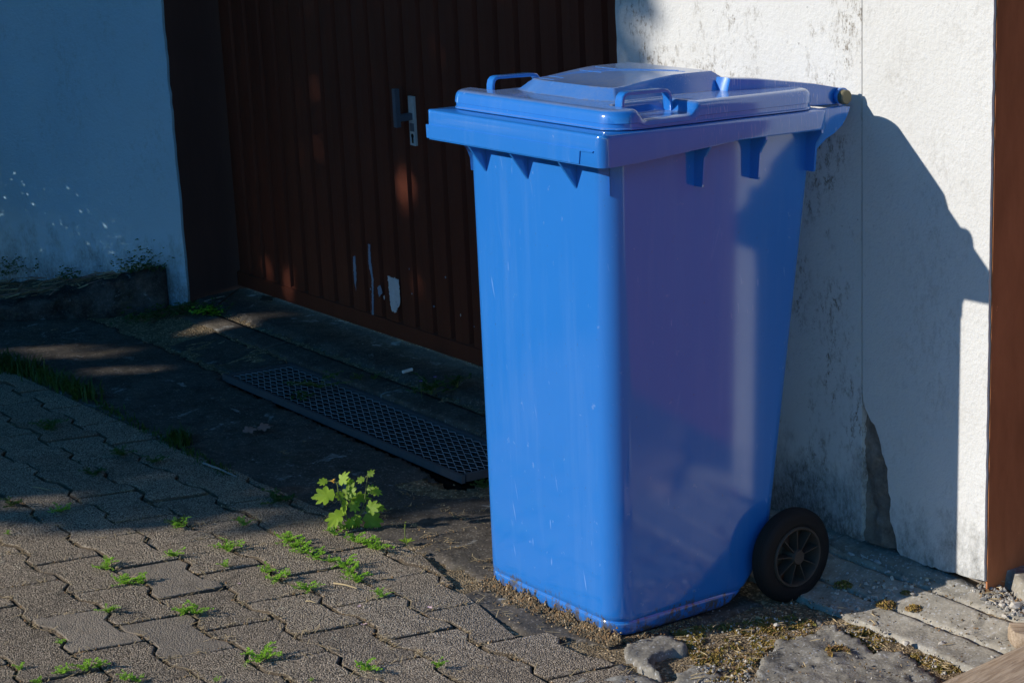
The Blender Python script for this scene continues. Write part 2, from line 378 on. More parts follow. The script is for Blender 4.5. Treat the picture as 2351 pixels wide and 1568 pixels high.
# ------------------------------------------------------------------ the ground
def in_poly(x, y, P):
    r = False; n = len(P); j = n - 1
    for i in range(n):
        if (P[i][1] > y) != (P[j][1] > y) and x < (P[j][0] - P[i][0]) * (y - P[i][1]) / (P[j][1] - P[i][1]) + P[i][0]: r = not r
        j = i
    return r
def px2(l): return [tuple(U(*p)[:2]) for p in l]
TAU = lambda x, y: AH[0] * x + AH[1] * y
SS = lambda x, y: FN[0] * x + FN[1] * y
GT0, GT1, GS0, GS1 = -2.465, -1.165, 0.420, 0.640           # the drain
corner = ts(GT1, GS0)
def base_h(x, y):
    t, s = TAU(x, y), SS(x, y)
    if GT0 - .035 < t < GT1 + .035 and GS0 - .035 < s < GS1 + .035: return -0.19
    return -0.0085 + 0.006 * fbm(x * 9, y * 9) + 0.004 * fbm(x * 40, y * 40, 3)
def grid_mesh(x0, x1, y0, y1, c, hf):
    nx, ny = int((x1 - x0) / c), int((y1 - y0) / c); v = []; f = []
    for j in range(ny + 1):
        for i in range(nx + 1):
            x, y = x0 + c * i, y0 + c * j; v.append((x, y, zg(x, y) + hf(x, y)))
    for j in range(ny):
        for i in range(nx):
            a = j * (nx + 1) + i; f.append((a, a + 1, a + nx + 2, a + nx + 1))
    return v, f
X0, X1, Y0, Y1 = -2.4, 1.5, -0.5, 4.3
v, f = grid_mesh(X0, X1, Y0, Y1, 0.02, base_h)
# the same sheet runs on to the horizon, levelling out
ringx = [-160, -60, -20, -8, -4, X0 + 1e-4, X1 - 1e-4, 4, 8, 20, 60, 160]; ringy = [-160, -60, -20, -8, -3, Y0 + 1e-4, Y1 - 1e-4, 8, 20, 60, 160]
def zfar(x, y): return zg(max(-4, min(4, x)), max(-4, min(5, y))) - 0.022
n0 = len(v)
for y in ringy:
    for x in ringx: v.append((x, y, zfar(x, y)))
for j in range(len(ringy) - 1):
    for i in range(len(ringx) - 1):
        if ringx[i] == X0 + 1e-4 and ringy[j] == Y0 + 1e-4: continue
        a = n0 + j * len(ringx) + i; f.append((a, a + 1, a + len(ringx) + 1, a + len(ringx)))
struct(link('ground', mesh('ground', v, f), M['soil'], smooth=True))

def sheet(name, P, cell, hf, mat, drop=0.03, jit=0.35, parent=None, wob=.012):
    xs = [p[0] for p in P]; ys = [p[1] for p in P]
    x0, y0 = min(xs), min(ys); nx = int((max(xs) - x0) / cell) + 2; ny = int((max(ys) - y0) / cell) + 2
    keep = set()
    for j in range(ny):
        for i in range(nx):
            x, y = x0 + (i + .5) * cell, y0 + (j + .5) * cell
            wx = x + wob * fbm(x * 14, y * 14, 5); wy = y + wob * fbm(x * 14, y * 14, 9)
            if in_poly(wx, wy, P): keep.add((i, j))
    idx = {}; v = []; f = []
    def vid(i, j):
        if (i, j) in idx: return idx[(i, j)]
        inn = sum(((i - a, j - b) in keep) for a in (0, 1) for b in (0, 1))
        x, y = x0 + i * cell, y0 + j * cell
        h = hf(x, y)
        if inn < 4: h -= drop
        x += (noise.noise(Vector((x * 90, y * 90, 1)))) * cell * jit; y += (noise.noise(Vector((x * 90, y * 90, 7)))) * cell * jit
        idx[(i, j)] = len(v); v.append((x, y, zg(x, y) + h)); return idx[(i, j)]
    for (i, j) in keep: f.append((vid(i, j), vid(i + 1, j), vid(i + 1, j + 1), vid(i, j + 1)))
    return link(name, mesh(name, v, f), mat, parent, smooth=True)

def tsxy(t, s): p = AH * t + FN * s; return (p[0], p[1])
def apron_h(x, y):
    h = -0.002 + 0.004 * fbm(x * 5, y * 5) + 0.0010 * fbm(x * 30, y * 30, 2) - 0.004 * max(0, fbm(x * 18, y * 18, 8) - .3)
    d = math.hypot(x - corner[0], y - corner[1]); h -= 0.034 * math.exp(-(d / 0.10) ** 2)
    t, s = TAU(x, y), SS(x, y)
    return h
apron_left = px2([(-60, 835), (0, 852), (200, 932), (330, 992), (450, 1052), (560, 1117), (700, 1202), (800, 1232), (935, 1258), (985, 1275), (1030, 1298),
                  (1075, 1322), (1095, 1343), (1055, 1360), (1046, 1378), (1085, 1398), (1143, 1430), (1192, 1457), (1345, 1472), (1420, 1492)])
apron_right = px2([(1435, 1478), (1500, 1457), (1590, 1432), (1640, 1425), (1700, 1400), (1760, 1385)])
apron = [tsxy(-4.1, -.1)] + apron_left + apron_right + [tsxy(-0.25, 0.50), tsxy(GT1 + .02, 0.50), tsxy(GT1 + .02, GS0 - .006), tsxy(GT0 - .02, GS0 - .006), tsxy(GT0 - .02, GS0 + .03), tsxy(-4.1, GS0 + .03)]
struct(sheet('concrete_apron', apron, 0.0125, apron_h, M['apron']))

# ---- pavers (double-T interlocking blocks)
PO = np.array([-0.8502, 0.0621]); PA = np.array([0.124, -0.1873]); PB = np.array([0.1227, 0.0566])
LA, LB = np.linalg.norm(PA), np.linalg.norm(PB); ua, ub = PA / LA, PB / LB
def paver_outline(r):
    F_, Wd, g = LB * .5 + .0105, LB * .5 - .0105, .0019
    F_ -= g; Wd -= g; c = .012; k = .016
    side = [(g, -F_ + c), (g + c * .0 + .003, -F_ + .003), (LA * .25 - k, -F_), (LA * .25 + k, -Wd), (LA * .75 - k, -Wd), (LA * .75 + k, -F_), (LA - g - .003, -F_ + .003), (LA - g, -F_ + c)]
    pts = side + [(s, -t) for s, t in side[::-1]]
    out = []
    for i, (s, t) in enumerate(pts):
        s2, t2 = pts[(i + 1) % len(pts)]
        out.append((s + r.uniform(-.0017, .0017), t + r.uniform(-.0017, .0017)))
        L_ = math.hypot(s2 - s, t2 - t)
        if L_ > .05:
            for q in ((.33, .66) if L_ < .09 else (.25, .5, .75)):
                out.append((s + (s2 - s) * q + r.uniform(-.0016, .0016), t + (t2 - t) * q + r.uniform(-.0016, .0016)))
    return [ua * (s - LA / 2) + ub * t for s, t in out]
def paver_mesh(name, o2, th=0.045, r=None):
    n = len(o2); cx = sum(p[0] for p in o2) / n; cy = sum(p[1] for p in o2) / n
    def ins(d, z, j=0.0):
        q = []
        for i in range(n):
            a = np.array(o2[i - 1]); b = np.array(o2[i]); c = np.array(o2[(i + 1) % n])
            t = c - a; t = t / (np.linalg.norm(t) + 1e-9); nr = np.array([-t[1], t[0]])
            q.append((b[0] + nr[0] * d * s_, b[1] + nr[1] * d * s_, z + (r.uniform(-j, j) if r else 0)))
        return q
    area = sum(o2[i - 1][0] * o2[i][1] - o2[i][0] * o2[i - 1][1] for i in range(n)); s_ = 1 if area > 0 else -1
    rings = [[(p[0], p[1], -th) for p in o2], [(p[0], p[1], -0.0042) for p in o2], ins(0.0014, -0.0014, .0005), ins(0.0042, 0.0, .0003)]
    v = [p for R_ in rings for p in R_]; f = []
    for k in range(3):
        for i in range(n): f.append((k * n + i, k * n + (i + 1) % n, (k + 1) * n + (i + 1) % n, (k + 1) * n + i))
    f.append(tuple(range(3 * n, 4 * n)))
    me = mesh(name, v, f); fixn(me)
    for p in me.polygons[:-1]: p.use_smooth = True
    return me
def clip(poly, p, q):                     # keep what lies right of p->q
    out = []; d = (q[0] - p[0], q[1] - p[1])
    sd = lambda a: d[0] * (a[1] - p[1]) - d[1] * (a[0] - p[0])
    for i in range(len(poly)):
        a, b = poly[i - 1], poly[i]; sa, sb = sd(a), sd(b)
        if (sa <= 0) != (sb <= 0):
            t = sa / (sa - sb); out.append((a[0] + (b[0] - a[0]) * t, a[1] + (b[1] - a[1]) * t))
        if sb <= 0: out.append(tuple(b))
    return out
paving = struct(empty('paving', (0, 0, 0)), 'grey interlocking pavers with weeds in the joints')
pm = [paver_mesh('paver', paver_outline(random.Random(k)), r=random.Random(50 + k)) for k in range(5)]
pms = []
for k in range(3):
    pms.append(paver_mesh('paver', paver_outline(random.Random(90 + k)), r=random.Random(70 + k))); pms[-1].materials.append(M['paver_smooth'])
for m_ in pm: m_.materials.append(M['paver'])
H1 = (tuple(U(0, 845)[:2]), tuple(U(930, 1253)[:2])); H2 = (tuple(U(953, 1262)[:2]), tuple(U(1176, 1452)[:2]))
NOSE = px2([(1170, 1452), (1290, 1478), (1412, 1498), (1428, 1516), (1540, 1568), (1600, 1600), (1100, 1640), (1000, 1500)])
smooth_ids = {(0, 0), (-1, -1), (-2, 1)}
npav = 0
for j in range(-14, 14):
    for i in range(-22, 6):
        off = PO + PA * (i + (0.5 if j % 2 else 0) - 0.5) + PB * (j + .5)
        x, y = off
        if not (X0 + .1 < x < 0.6 and Y0 + .02 < y < 3.6): continue
        key = (i + (1 if (j % 2 and j < 0) else 0), j)
        sm = (i, j) in {(0, 0), (-1, -1), (-2, 1)}
        rr = random.Random(i * 131 + j * 17 + 999)
        me = (pms if sm else pm)[rr.randrange(3 if sm else 5)]
        o2 = [np.array((vv.co[0], vv.co[1])) for vv in me.vertices[:len(me.vertices) // 4]]
        wp = [(p[0] + x, p[1] + y) for p in o2]
        inside = in_poly(x, y, NOSE)
        c2 = wp
        if not inside:
            c2 = clip(clip(wp, *H1), *H2)
            if len(c2) < 3: continue
            ar = abs(sum(c2[k - 1][0] * c2[k][1] - c2[k][0] * c2[k - 1][1] for k in range(len(c2)))) / 2
            if ar < .0022: continue
        # out of sight below or left of the picture
        if x < -2.3: continue
        ca, cb = rr.gauss(0, .005), rr.gauss(0, .005)
        hz = 0.001 + rr.uniform(-.0013, .0013) + 0.006 * fbm(x * 2.2, y * 2.2, 4)
        if len(c2) != len(wp) or any(abs(p[0] - q[0]) > 1e-6 for p, q in zip(c2, wp)):
            c3 = []
            for p in c2:
                if not c3 or math.hypot(p[0] - c3[-1][0], p[1] - c3[-1][1]) > .004: c3.append(p)
            if len(c3) < 3: continue
            me = paver_mesh('paver', [(p[0] - x, p[1] - y) for p in c3], r=rr); me.materials.append(M['paver'])
        o = link('paver', me, parent=paving)
        o.matrix_world = Matrix.Translation(G(x, y, hz)) @ TILT @ Matrix.Rotation(ca, 4, 'X') @ Matrix.Rotation(cb, 4, 'Y') @ Matrix.Rotation(rr.gauss(0, .012), 4, 'Z')
        npav += 1

# ---- gutter of long concrete stones in front of the garages
gutter = struct(empty('gutter', (0, 0, 0)), 'rows of long concrete gutter stones')
def slab(name, P, h0, th, mat, parent, seed, cell=0.016, amp=0.0016):
    rr = random.Random(seed); ox, oy = rr.uniform(0, 50), rr.uniform(0, 50)
    hf = lambda x, y: h0 + amp * fbm(x * 8 + ox, y * 8 + oy) +   .0006 * fbm(x * 45, y * 45, 2)
    return sheet(name, P, cell, hf, mat, th, 0.3, parent, .004)
def strip(s0, s1, t0, t1, L_, h0, seed, mat):
    rr = random.Random(seed); t = t0; k_ = 0
    while t < t1 - .05:
        e = min(t + L_ * rr.uniform(.85, 1.15), t1); g = .0022; k_ += 1
        c = .008 if t > -.9 else .016; nt, ns = int((e - t) / c), int((s1 - s0) / c); ox = rr.uniform(0, 90); dz = rr.uniform(-.002, .002)
        ta, tb, sa_, sb = t + g, e - g, s0 + g, s1 - g; us = [ta, ta + .002] + [ta + (tb - ta) * i / nt for i in range(1, nt)] + [tb - .002, tb]; ws = [sa_, sa_ + .002] + [sa_ + (sb - sa_) * i / ns for i in range(1, ns)] + [sb - .002, sb]
        vv = []; ff = []
        for i, u in enumerate(us):
            for m_, w in enumerate(ws):
                edge = (i in (0, len(us) - 1)) or (m_ in (0, len(ws) - 1)); near = (i in (1, len(us) - 2)) or (m_ in (1, len(ws) - 2))
                u2 = u + (.003 * fbm(u * 25, w * 25, ox) if i in (0, 1, len(us) - 1, len(us) - 2) else 0); w2 = w + (.0028 * fbm(u * 25, w * 25, ox + 5) if m_ in (0, 1, len(ws) - 1, len(ws) - 2) else 0)
                x, y = tsxy(u2, w2); h = h0 + dz + .0018 * fbm(x * 8 + ox, y * 8) + .0007 * fbm(x * 45, y * 45, 2)
                if near: h -= .0014 + .002 * max(0, fbm(x * 30, y * 30, ox))
                if edge: h -= .016
                vv.append((x, y, zg(x, y) + h))
        W_n = len(ws)
        for i in range(len(us) - 1):
            for m_ in range(W_n - 1): a = i * W_n + m_; ff.append((a, a + W_n, a + W_n + 1, a + 1))
        link('gutter_stone', mesh('gutter_stone', vv, ff), mat, gutter, smooth=True)
        t = e
def q3s(X, Y): p = U((3200 + X * .3577) * .6122, (2000 + Y * .3577) * .6122); return SS(p[0], p[1])
J1, J2, J3 = (q3s(580, 520) + q3s(890, 625) + q3s(1590, 890)) / 3, (q3s(420, 790) + q3s(850, 980) + q3s(1600, 1270)) / 3, (q3s(-80, 870) + q3s(600, 1190) + q3s(1170, 1400)) / 3
print('joints', J1, J2, J3)
strip(J3, J2, -0.36, 1.0, 1.3, .003, 1, M['gutter'])
strip(J2 + .003, J1, -0.30, 1.0, 1.4, .004, 2, M['gutter'])
strip(J1 + .003, .75, -0.33, 0.45, .9, .001, 3, M['gutter'])
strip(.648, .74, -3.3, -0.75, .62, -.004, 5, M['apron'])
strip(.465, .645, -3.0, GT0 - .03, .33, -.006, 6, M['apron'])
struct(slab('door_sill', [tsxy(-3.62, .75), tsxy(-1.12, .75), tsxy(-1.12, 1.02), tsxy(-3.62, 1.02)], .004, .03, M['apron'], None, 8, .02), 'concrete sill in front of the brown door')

# ------------------------------------------------------------------ the garages
PS, DS = 0.742, 0.955                          # front planes of the pier and of the doors
def TP(px, py, s): p = UP(px, py, FN * s, FN); return TAU(p[0], p[1])
T_L, T_C, T_R = TP(1415, 80, PS), TP(1979, 600, PS), (TP(2286, 0, PS) + TP(2264, 1330, PS)) / 2
def wp(t, s, z): p = AH * t + FN * s; return np.array([p[0], p[1], z])
pier = empty('garage_pier', Vector(wp(T_R, PS, 0)))
tag(pier, 'white plastered garage pier with mildew spots and broken plaster low down', 'wall')
pinv = Matrix.Translation(-Vector(wp(T_R, PS, 0)))
def pbuild(mb, name, mats, parent, smooth=False):
    o = mb.build(name, mats, None, None, smooth); o.data.transform(Matrix.Translation(-parent.matrix_world.translation if False else -Vector(parent.location))); o.parent = parent; return o
HT = 2.5
mb = MB(); n_ = 8
b = [wp(T_L + .004, PS + .022, -.2), wp(T_R - .004, PS + .022, -.2), wp(T_R - .004, PS + .30, -.2), wp(T_L + .004, PS + .30, -.2)]
mb.prism(b, [p + np.array([0, 0, HT + .2]) for p in b]); pbuild(mb, 'wall_core', M['core'], pier)
def panel(loop, mat, name, s0=PS, th=0.0215):
    mb = MB(); mb.prism([wp(t, s0, z) for t, z in loop], [wp(t, s0 + th, z) for t, z in loop]); return pbuild(mb, name, mat, pier)
def toW(px, py): P = UP(px, py, FN * PS, FN); return (TAU(P[0], P[1]), P[2])
def jag(pts, step=.012, amp=.004, seed=1):
    rr = random.Random(seed); out = []
    for (a, b_) in zip(pts[:-1], pts[1:]):
        L_ = math.hypot(b_[0] - a[0], b_[1] - a[1]); n = max(1, int(L_ / step))
        for k in range(n):
            q = k / n; e = amp if k else 0
            out.append((a[0] + (b_[0] - a[0]) * q + rr.uniform(-e, e), a[1] + (b_[1] - a[1]) * q + rr.uniform(-e, e)))
    out.append(pts[-1]); return out
lower_left = jag([(T_L, HT), (T_L, .2), (T_L, -.06)], .03, .0018, 3) + jag([(T_L, -.06), (-.5, -.03), (T_C - .001, .0)], .02, .004, 4)
panel(lower_left + [(T_C - .001, .005), (T_C - .001, HT)], M['plaster_spotted'], 'plaster')
q7 = lambda X, Y: toW(1714 + X * .664, Y * .664)
q6 = lambda X, Y: toW(1653 + X * .3361, 1041 + Y * .3361)
q3 = lambda X, Y: toW((3200 + X * .3577) * .6122, (2000 + Y * .3577) * .6122)
edge = [q7(403, 1372), q7(412, 1410), q7(428, 1445), q7(445, 1468), q7(456, 1500), q6(1125, 30), q6(1150, 100), q6(1152, 200), q6(1170, 330), q6(1165, 420), q6(1185, 500), q6(1203, 560), q6(1214, 655), q3(520, 245), q3(640, 310), q3(750, 332), q3(900, 372), q3(1045, 404), q3(1130, 432), q3(1220, 458), q3(1320, 478), q3(1390, 497)]
edge[0] = (T_C + .0055, edge[0][1])
loop = [(T_C + .0035, HT)] + [(T_C + .0035, edge[0][1] + .01)] + jag(edge, .009, .0028, 9) + jag([(T_R - .003, edge[-1][1]), (T_R - .003, .5), (T_R - .003, 1.2)], .02, .0009, 12) + [(T_R - .003, HT)]
pr_ = panel(loop, M['plaster_clean'], 'plaster', PS - .002, .0235)
pr_['label'] = 'cleaner plaster panel broken away at its lower corner'
# bare lumpy masonry in the broken corner
vv = []; ff = []; nx_, nz_ = 18, 52
for k in range(nz_):
    for i in range(nx_):
        t = T_C - .003 + .15 * i / (nx_ - 1); z = -.06 + .42 * k / (nz_ - 1)
        vv.append(wp(t, PS + .0125 + .010 * fbm(t * 22, z * 9, 3) + .005 * fbm(t * 70, z * 50, 5), z))
for k in range(nz_ - 1):
    for i in range(nx_ - 1): a = k * nx_ + i; ff.append((a, a + 1, a + nx_ + 1, a + nx_))
mb = MB(); mb.add(vv, ff); pbuild(mb, 'bare_masonry', M['core'], pier, True)
# brown side of the pier
mb = MB(); b = [wp(T_R, PS + .004, -.2), wp(T_R, PS + .30, -.2), wp(T_R - .004, PS + .30, -.2), wp(T_R - .004, PS + .004, -.2)]
mb.prism(b, [p + np.array([0, 0, HT + .2]) for p in b]); pbuild(mb, 'side_facing', M['reveal'], pier)
# loose chips of mortar still stuck in the broken corner
def blob(name, c, sx, sy, sz, mat, seed, parent=None, sub=2, rough=.35):
    bm = bmesh.new(); bmesh.ops.create_icosphere(bm, subdivisions=sub, radius=1)
    rr = random.Random(seed); o3 = Vector((rr.uniform(0, 99), rr.uniform(0, 99), 0)); rot = Matrix.Rotation(rr.uniform(0, 6.28), 3, 'Z')
    for v_ in bm.verts:
        k = 1 + rough * noise.noise(v_.co * 1.3 + o3) + rough * .5 * noise.noise(v_.co * 3.1 + o3)
        co = v_.co * k
        if sub <= 1: pass
        v_.co = rot @ Vector((co.x * sx, co.y * sy, co.z * sz))
    me = bpy.data.meshes.new(name); bm.to_mesh(me); bm.free()
    return link(name, me, mat, parent, c, smooth=sub > 1)
# mortar fillet along the foot
fil = MB()
fp = []
for k in range(60):
    t = T_L + .01 + (T_R - .015 - T_L) * k / 59
    tp = min(1, max(0, (T_R - .02 - t) / .14)); w_ = .012 + (.023 + .01 * fbm(t * 9, 1)) * tp; h_ = .001 + (.011 + .006 * fbm(t * 11, 5)) * tp
    p = AH * t + FN * (PS + .02); z0 = zg(p[0], p[1])
    fp.append([wp(t, PS + .021, z0 - .03), wp(t, PS + .021, z0 + h_), wp(t, PS - w_ * .35, z0 + h_ * .75 + .004 * fbm(t * 30, 7)), wp(t, PS - w_, z0 + .004), wp(t, PS - w_ - .004, z0 - .03)])
vv = [q for R_ in fp for q in R_]; ff = []
for k in range(59):
    for m_ in range(4): ff.append((k * 5 + m_, k * 5 + m_ + 1, k * 5 + m_ + 6, k * 5 + m_ + 5))
fil.add(vv, ff); pbuild(fil, 'mortar_fillet', M['chunk'], pier, True)

# garage doors: ribbed steel panels
PITCH_P = (TP(1387, 0, DS) - TP(558, 0, DS)) / 20; DT0 = TP(558, 0, DS) - PITCH_P * 2
def garage_door(t0, t1, label, detail):
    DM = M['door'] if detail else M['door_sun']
    zc = zg(*(AH * t0 + FN * DS)[:2])
    d = empty('garage_door', Vector(wp(t0, DS, zc))); tag(d, label, 'garage door', 'brown ribbed garage doors')
    pitch = PITCH_P; z0, z1 = 0.085, 2.15
    # one corrugated panel: two raised fields beside a narrow groove
    prof = [(0, .018), (.007, .018), (.013, 0), (PITCH_P / 2, -.0015), (PITCH_P - .013, 0), (PITCH_P - .007, .018), (PITCH_P, .018)]
    vv = []; nz = 2
    for z in (z0, z1):
        for (u, dp) in prof: q = AH * u + FN * dp; vv.append((q[0], q[1], z))
    n = len(prof); ff = [(i, i + 1, n + i + 1, n + i) for i in range(n - 1)]
    me = mesh('panel', vv, ff); fixn(me); me.materials.append(DM)
    k = 0
    while t0 + (k + 1) * pitch <= t1 + .05:
        o = link('panel', me, None, d); q = AH * (pitch * k); o.location = (q[0], q[1], 0); k += 1
    tl = pitch * k
    z_end = zg(*(AH * t1 + FN * DS)[:2]) - zc
    mb = MB()
    def lp(t, s, z): q = AH * t + FN * s; return np.array([q[0], q[1], z])
    zz = lambda t: (z_end * t / tl)
    mb.prism([lp(0, -.006, .022), lp(tl, -.006, .022 + z_end), lp(tl, .03, .022 + z_end), lp(0, .03, .022)],
             [lp(0, -.006, .07), lp(tl, -.006, .07 + z_end), lp(tl, .03, .085 + z_end), lp(0, .03, .085)])
    mb.build('bottom_rail', DM, d)
    # the ribs start right on the rail, so let a backing sheet close what is behind
    mb = MB(); mb.obox(lp(tl / 2, .03, 1.1 + z_end / 2), AH * tl / 2, FN * .006, (0, 0, 1.06)); mb.build('backing_sheet', DM, d)
    return d, lp, zc
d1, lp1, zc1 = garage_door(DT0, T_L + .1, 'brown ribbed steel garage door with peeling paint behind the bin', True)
for o in [o for o in d1.children if o.name.startswith('panel')]: pass
# rib bottoms follow the slope: sink the panels a touch along the door
for o in list(d1.children):
    if o.name.startswith('panel'): o.location.z = (zg(*(AH * (DT0 + o.location.length) + FN * DS)[:2]) - zc1) - .012
def patch(pts, name, mat, seed, off=.0035, label=None):
    L_ = [UP(px, py, FN * (DS - off), FN) for px, py in pts]
    L2 = [(TAU(p[0], p[1]), p[2]) for p in L_]; L2 = jag(L2 + [L2[0]], .0045, .0032 if seed == 3 else .0018, seed)[:-1]
    mb = MB(); mb.prism([wp(t, DS - off, z) for t, z in L2], [wp(t, DS - off + .0008, z) for t, z in L2])
    o = pbuild(mb, name, mat, d1)
    if label: o['label'] = label
patch([(890, 633), (899, 637), (914, 641), (917, 665), (918, 697), (912, 712), (905, 718), (899, 712), (895, 690)], 'paint_chip', M['primer'], 3, label='large bare patch of pale primer on the door')
patch([(845, 560), (849, 561), (851, 600), (857, 640), (858, 738), (854, 738), (853, 640), (846, 606)], 'paint_chip', M['blue_primer'], 4)
patch([(810, 590), (815, 588), (818, 630), (817, 668), (813, 640)], 'paint_chip', M['blue_primer'], 5)
patch([(866, 660), (873, 655), (878, 672), (870, 682)], 'paint_chip', M['blue_primer'], 6)
_r = random.Random(31)
for k in range(16):
    px, py = (_r.gauss(905, 22), _r.gauss(690, 28)) if k < 9 else (_r.uniform(840, 1090), _r.uniform(600, 790)); w_ = _r.uniform(.8, 2.2); h_ = w_ * _r.uniform(1, 4)
    if py > 690 + (px - 858) * .42: continue
    patch([(px - w_, py - h_ * .4), (px + w_ * .3, py - h_), (px + w_, py + h_ * .2), (px + .2 * w_, py + h_)], 'paint_chip', M['blue_primer' if k % 3 else 'primer'], 40 + k)
# handle on its long plate
hd = empty('door_handle', Vector((0, 0, 0)))
pt = TP(952, 280, DS); pz0, pz1 = UP(957, 334, FN * DS, FN)[2], UP(949, 221, FN * DS, FN)[2]; zk = pz1 - .152
hd.location = Vector(wp(pt, DS - .004, .65)); hd.parent = d1; hd.matrix_parent_inverse = Matrix.Identity(4); hd.location = Vector(wp(pt, DS - .004, .65)) - d1.location
def hbuild(mb, name, mat):
    o = mb.build(name, mat, None); o.data.transform(Matrix.Translation(-(d1.location + hd.location))); o.parent = hd; return o
mb = MB(); mb.obox(wp(pt, DS - .006, (pz0 + pz1) / 2), AH * .0145, FN * .004, (0, 0, (pz1 - pz0) / 2)); hbuild(mb, 'handle_plate', M['steel'])
mb = MB(); zl = pz0 + .086
mb.obox(wp(pt - .002, DS - .032, zl), AH * .008, FN * .022, (0, 0, .010)); mb.obox(wp(pt - .002, DS - .058, zl + .030), AH * .0085, FN * .0075, (0, 0, .056))
hbuild(mb, 'handle_lever', M['lever'])
mb = MB()
for k in range(2):
    mb.tube([wp(pt, DS - .0103, .028 + pz0 - k * .01), wp(pt, DS - .0112, .028 + pz0 - k * .01)], .007 - .002 * k, 12)
mb.obox(wp(pt, DS - .0107, pz0 + .019), AH * .004, FN * .0005, (0, 0, .012)); hbuild(mb, 'keyhole', M['black'])
mb = MB(); mb.obox(wp(pt + .001, DS - .0108, pz0 + .054), AH * .011, FN * .0006, (0, 0, .012)); hbuild(mb, 'plate_inset', M['lever'])
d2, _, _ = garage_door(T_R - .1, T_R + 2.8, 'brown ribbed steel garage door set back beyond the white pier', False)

# left jamb and the white wall beside it
C0 = U(432, 697); DL = U(0, 672) - C0; DL[2] = 0; DL /= np.linalg.norm(DL); NL = np.array([-DL[1], DL[0], 0]); NL = NL if NL[1] > 0 else -NL
E0 = wp(DT0 - .01, DS, 0)[:2]
lw = empty('garden_wall', Vector((C0[0], C0[1], 0))); tag(lw, 'white plastered wall, blue shade put into its colour, left of the garage with grime along its foot', 'wall')
mb = MB()
zs = [-.25 + .03 * k for k in range(92)]; rr = random.Random(4); L_ = 5.0
ed = [.006 * fbm(z * 5, 3) + rr.uniform(-.0022, .0022) for z in zs]
fr = [C0 + DL * max(-.004, e) for e in ed]
pl_, bk = [], []
vv = []
for z, p in zip(zs, fr):
    vv += [(p[0], p[1], z), tuple((C0 + DL * L_)[:2]) + (z,), tuple((C0 + DL * L_ + NL * .25)[:2]) + (z,), (p[0] + NL[0] * .012, p[1] + NL[1] * .012, z)]
ff = []
for k in range(len(zs) - 1):
    for m_ in range(4): ff.append((k * 4 + m_, k * 4 + (m_ + 1) % 4, k * 4 + 4 + (m_ + 1) % 4, k * 4 + 4 + m_))
e_ = len(zs) * 4 - 4; ff += [(0, 1, 2, 3), (e_, e_ + 1, e_ + 2, e_ + 3)]
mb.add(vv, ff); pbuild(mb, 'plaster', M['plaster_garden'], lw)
mb = MB(); c2_ = C0 + NL * .0125; q = np.array([E0[0] - c2_[0], E0[1] - c2_[1], 0]); qn = np.array([q[1], -q[0], 0]); qn /= np.linalg.norm(qn)
b = [np.array([c2_[0], c2_[1], -.3]), np.array([E0[0], E0[1], -.3]) + q * .25, np.array([E0[0], E0[1], -.3]) + q * .25 - qn * .2, np.array([c2_[0], c2_[1], -.3]) - qn * .2]
mb.prism(b, [p + np.array([0, 0, HT + .3]) for p in b]); pbuild(mb, 'painted_jamb', M['reveal_shaded'], lw)
# garage roof slab and lintel
roof = empty('garage_block', Vector(wp(-1, 1.2, 2.3))); tag(roof, 'flat roofed garage block above the brown doors', 'garage')
mb = MB(); b = [wp(-3.9, PS + .14, 2.13), wp(3.2, PS + .14, 2.13), wp(3.2, 4.5, 2.13), wp(-3.9, 4.5, 2.13)]
mb.prism(b, [p + np.array([0, 0, .5]) for p in b]); pbuild(mb, 'roof_slab', M['plaster_clean'], roof)
mb = MB(); b = [wp(T_R + 2.6, PS, -.3), wp(3.4, PS, -.3), wp(3.4, PS + .3, -.3), wp(T_R + 2.6, PS + .3, -.3)]
mb.prism(b, [p + np.array([0, 0, 2.5]) for p in b]); pbuild(mb, 'wall', M['plaster_clean'], roof)

# step in the next doorway
P = [U(*p)[:2] for p in ((2294, 1288), (2288, 1330), (2348, 1385), (2420, 1440), (2520, 1300), (2420, 1205))]
st_ = slab('concrete_step', [tuple(p) for p in P], .03, .06, M['gutter'], None, 77, .012); tag(st_, 'pale concrete step at the foot of the brown pier side', 'step')

# low old wall and raised bed on the left
A0, A1 = U(380, 703), U(0, 736); dw = A1 - A0; dw[2] = 0; dl = np.linalg.norm(dw); dw /= dl; nw = np.array([dw[1], -dw[0], 0]); nw = nw if nw[1] > 0 else -nw
low = MB(); vv = []; ff = []; NU, NV = 70, 7
for k in range(NU):
    u = -.01 + (dl + 1.2) * k / (NU - 1); hh = max(.0, (.13 - .16 * u) * (1 + .22 * fbm(u * 7, 2, 2)))
    p0 = A0 + dw * u; z0 = zg(p0[0], p0[1])
    for m_ in range(NV + 4):
        if m_ <= NV: q = m_ / NV; zz_ = z0 - .03 + (hh + .03) * q; dd = .030 * fbm(u * 9, zz_ * 9, 2) + .012 * fbm(u * 45, zz_ * 45, 8) + (.012 if m_ == NV else 0)
        else: q = m_ - NV; zz_ = z0 + hh + .004 + .012 * fbm(u * 11, q, 6) ; dd = .012 + .035 * q
        p = p0 + nw * dd; vv.append((p[0], p[1], zz_))
w_ = NV + 4
for k in range(NU - 1):
    for m_ in range(w_ - 1): ff.append((k * w_ + m_, (k + 1) * w_ + m_, (k + 1) * w_ + m_ + 1, k * w_ + m_ + 1))
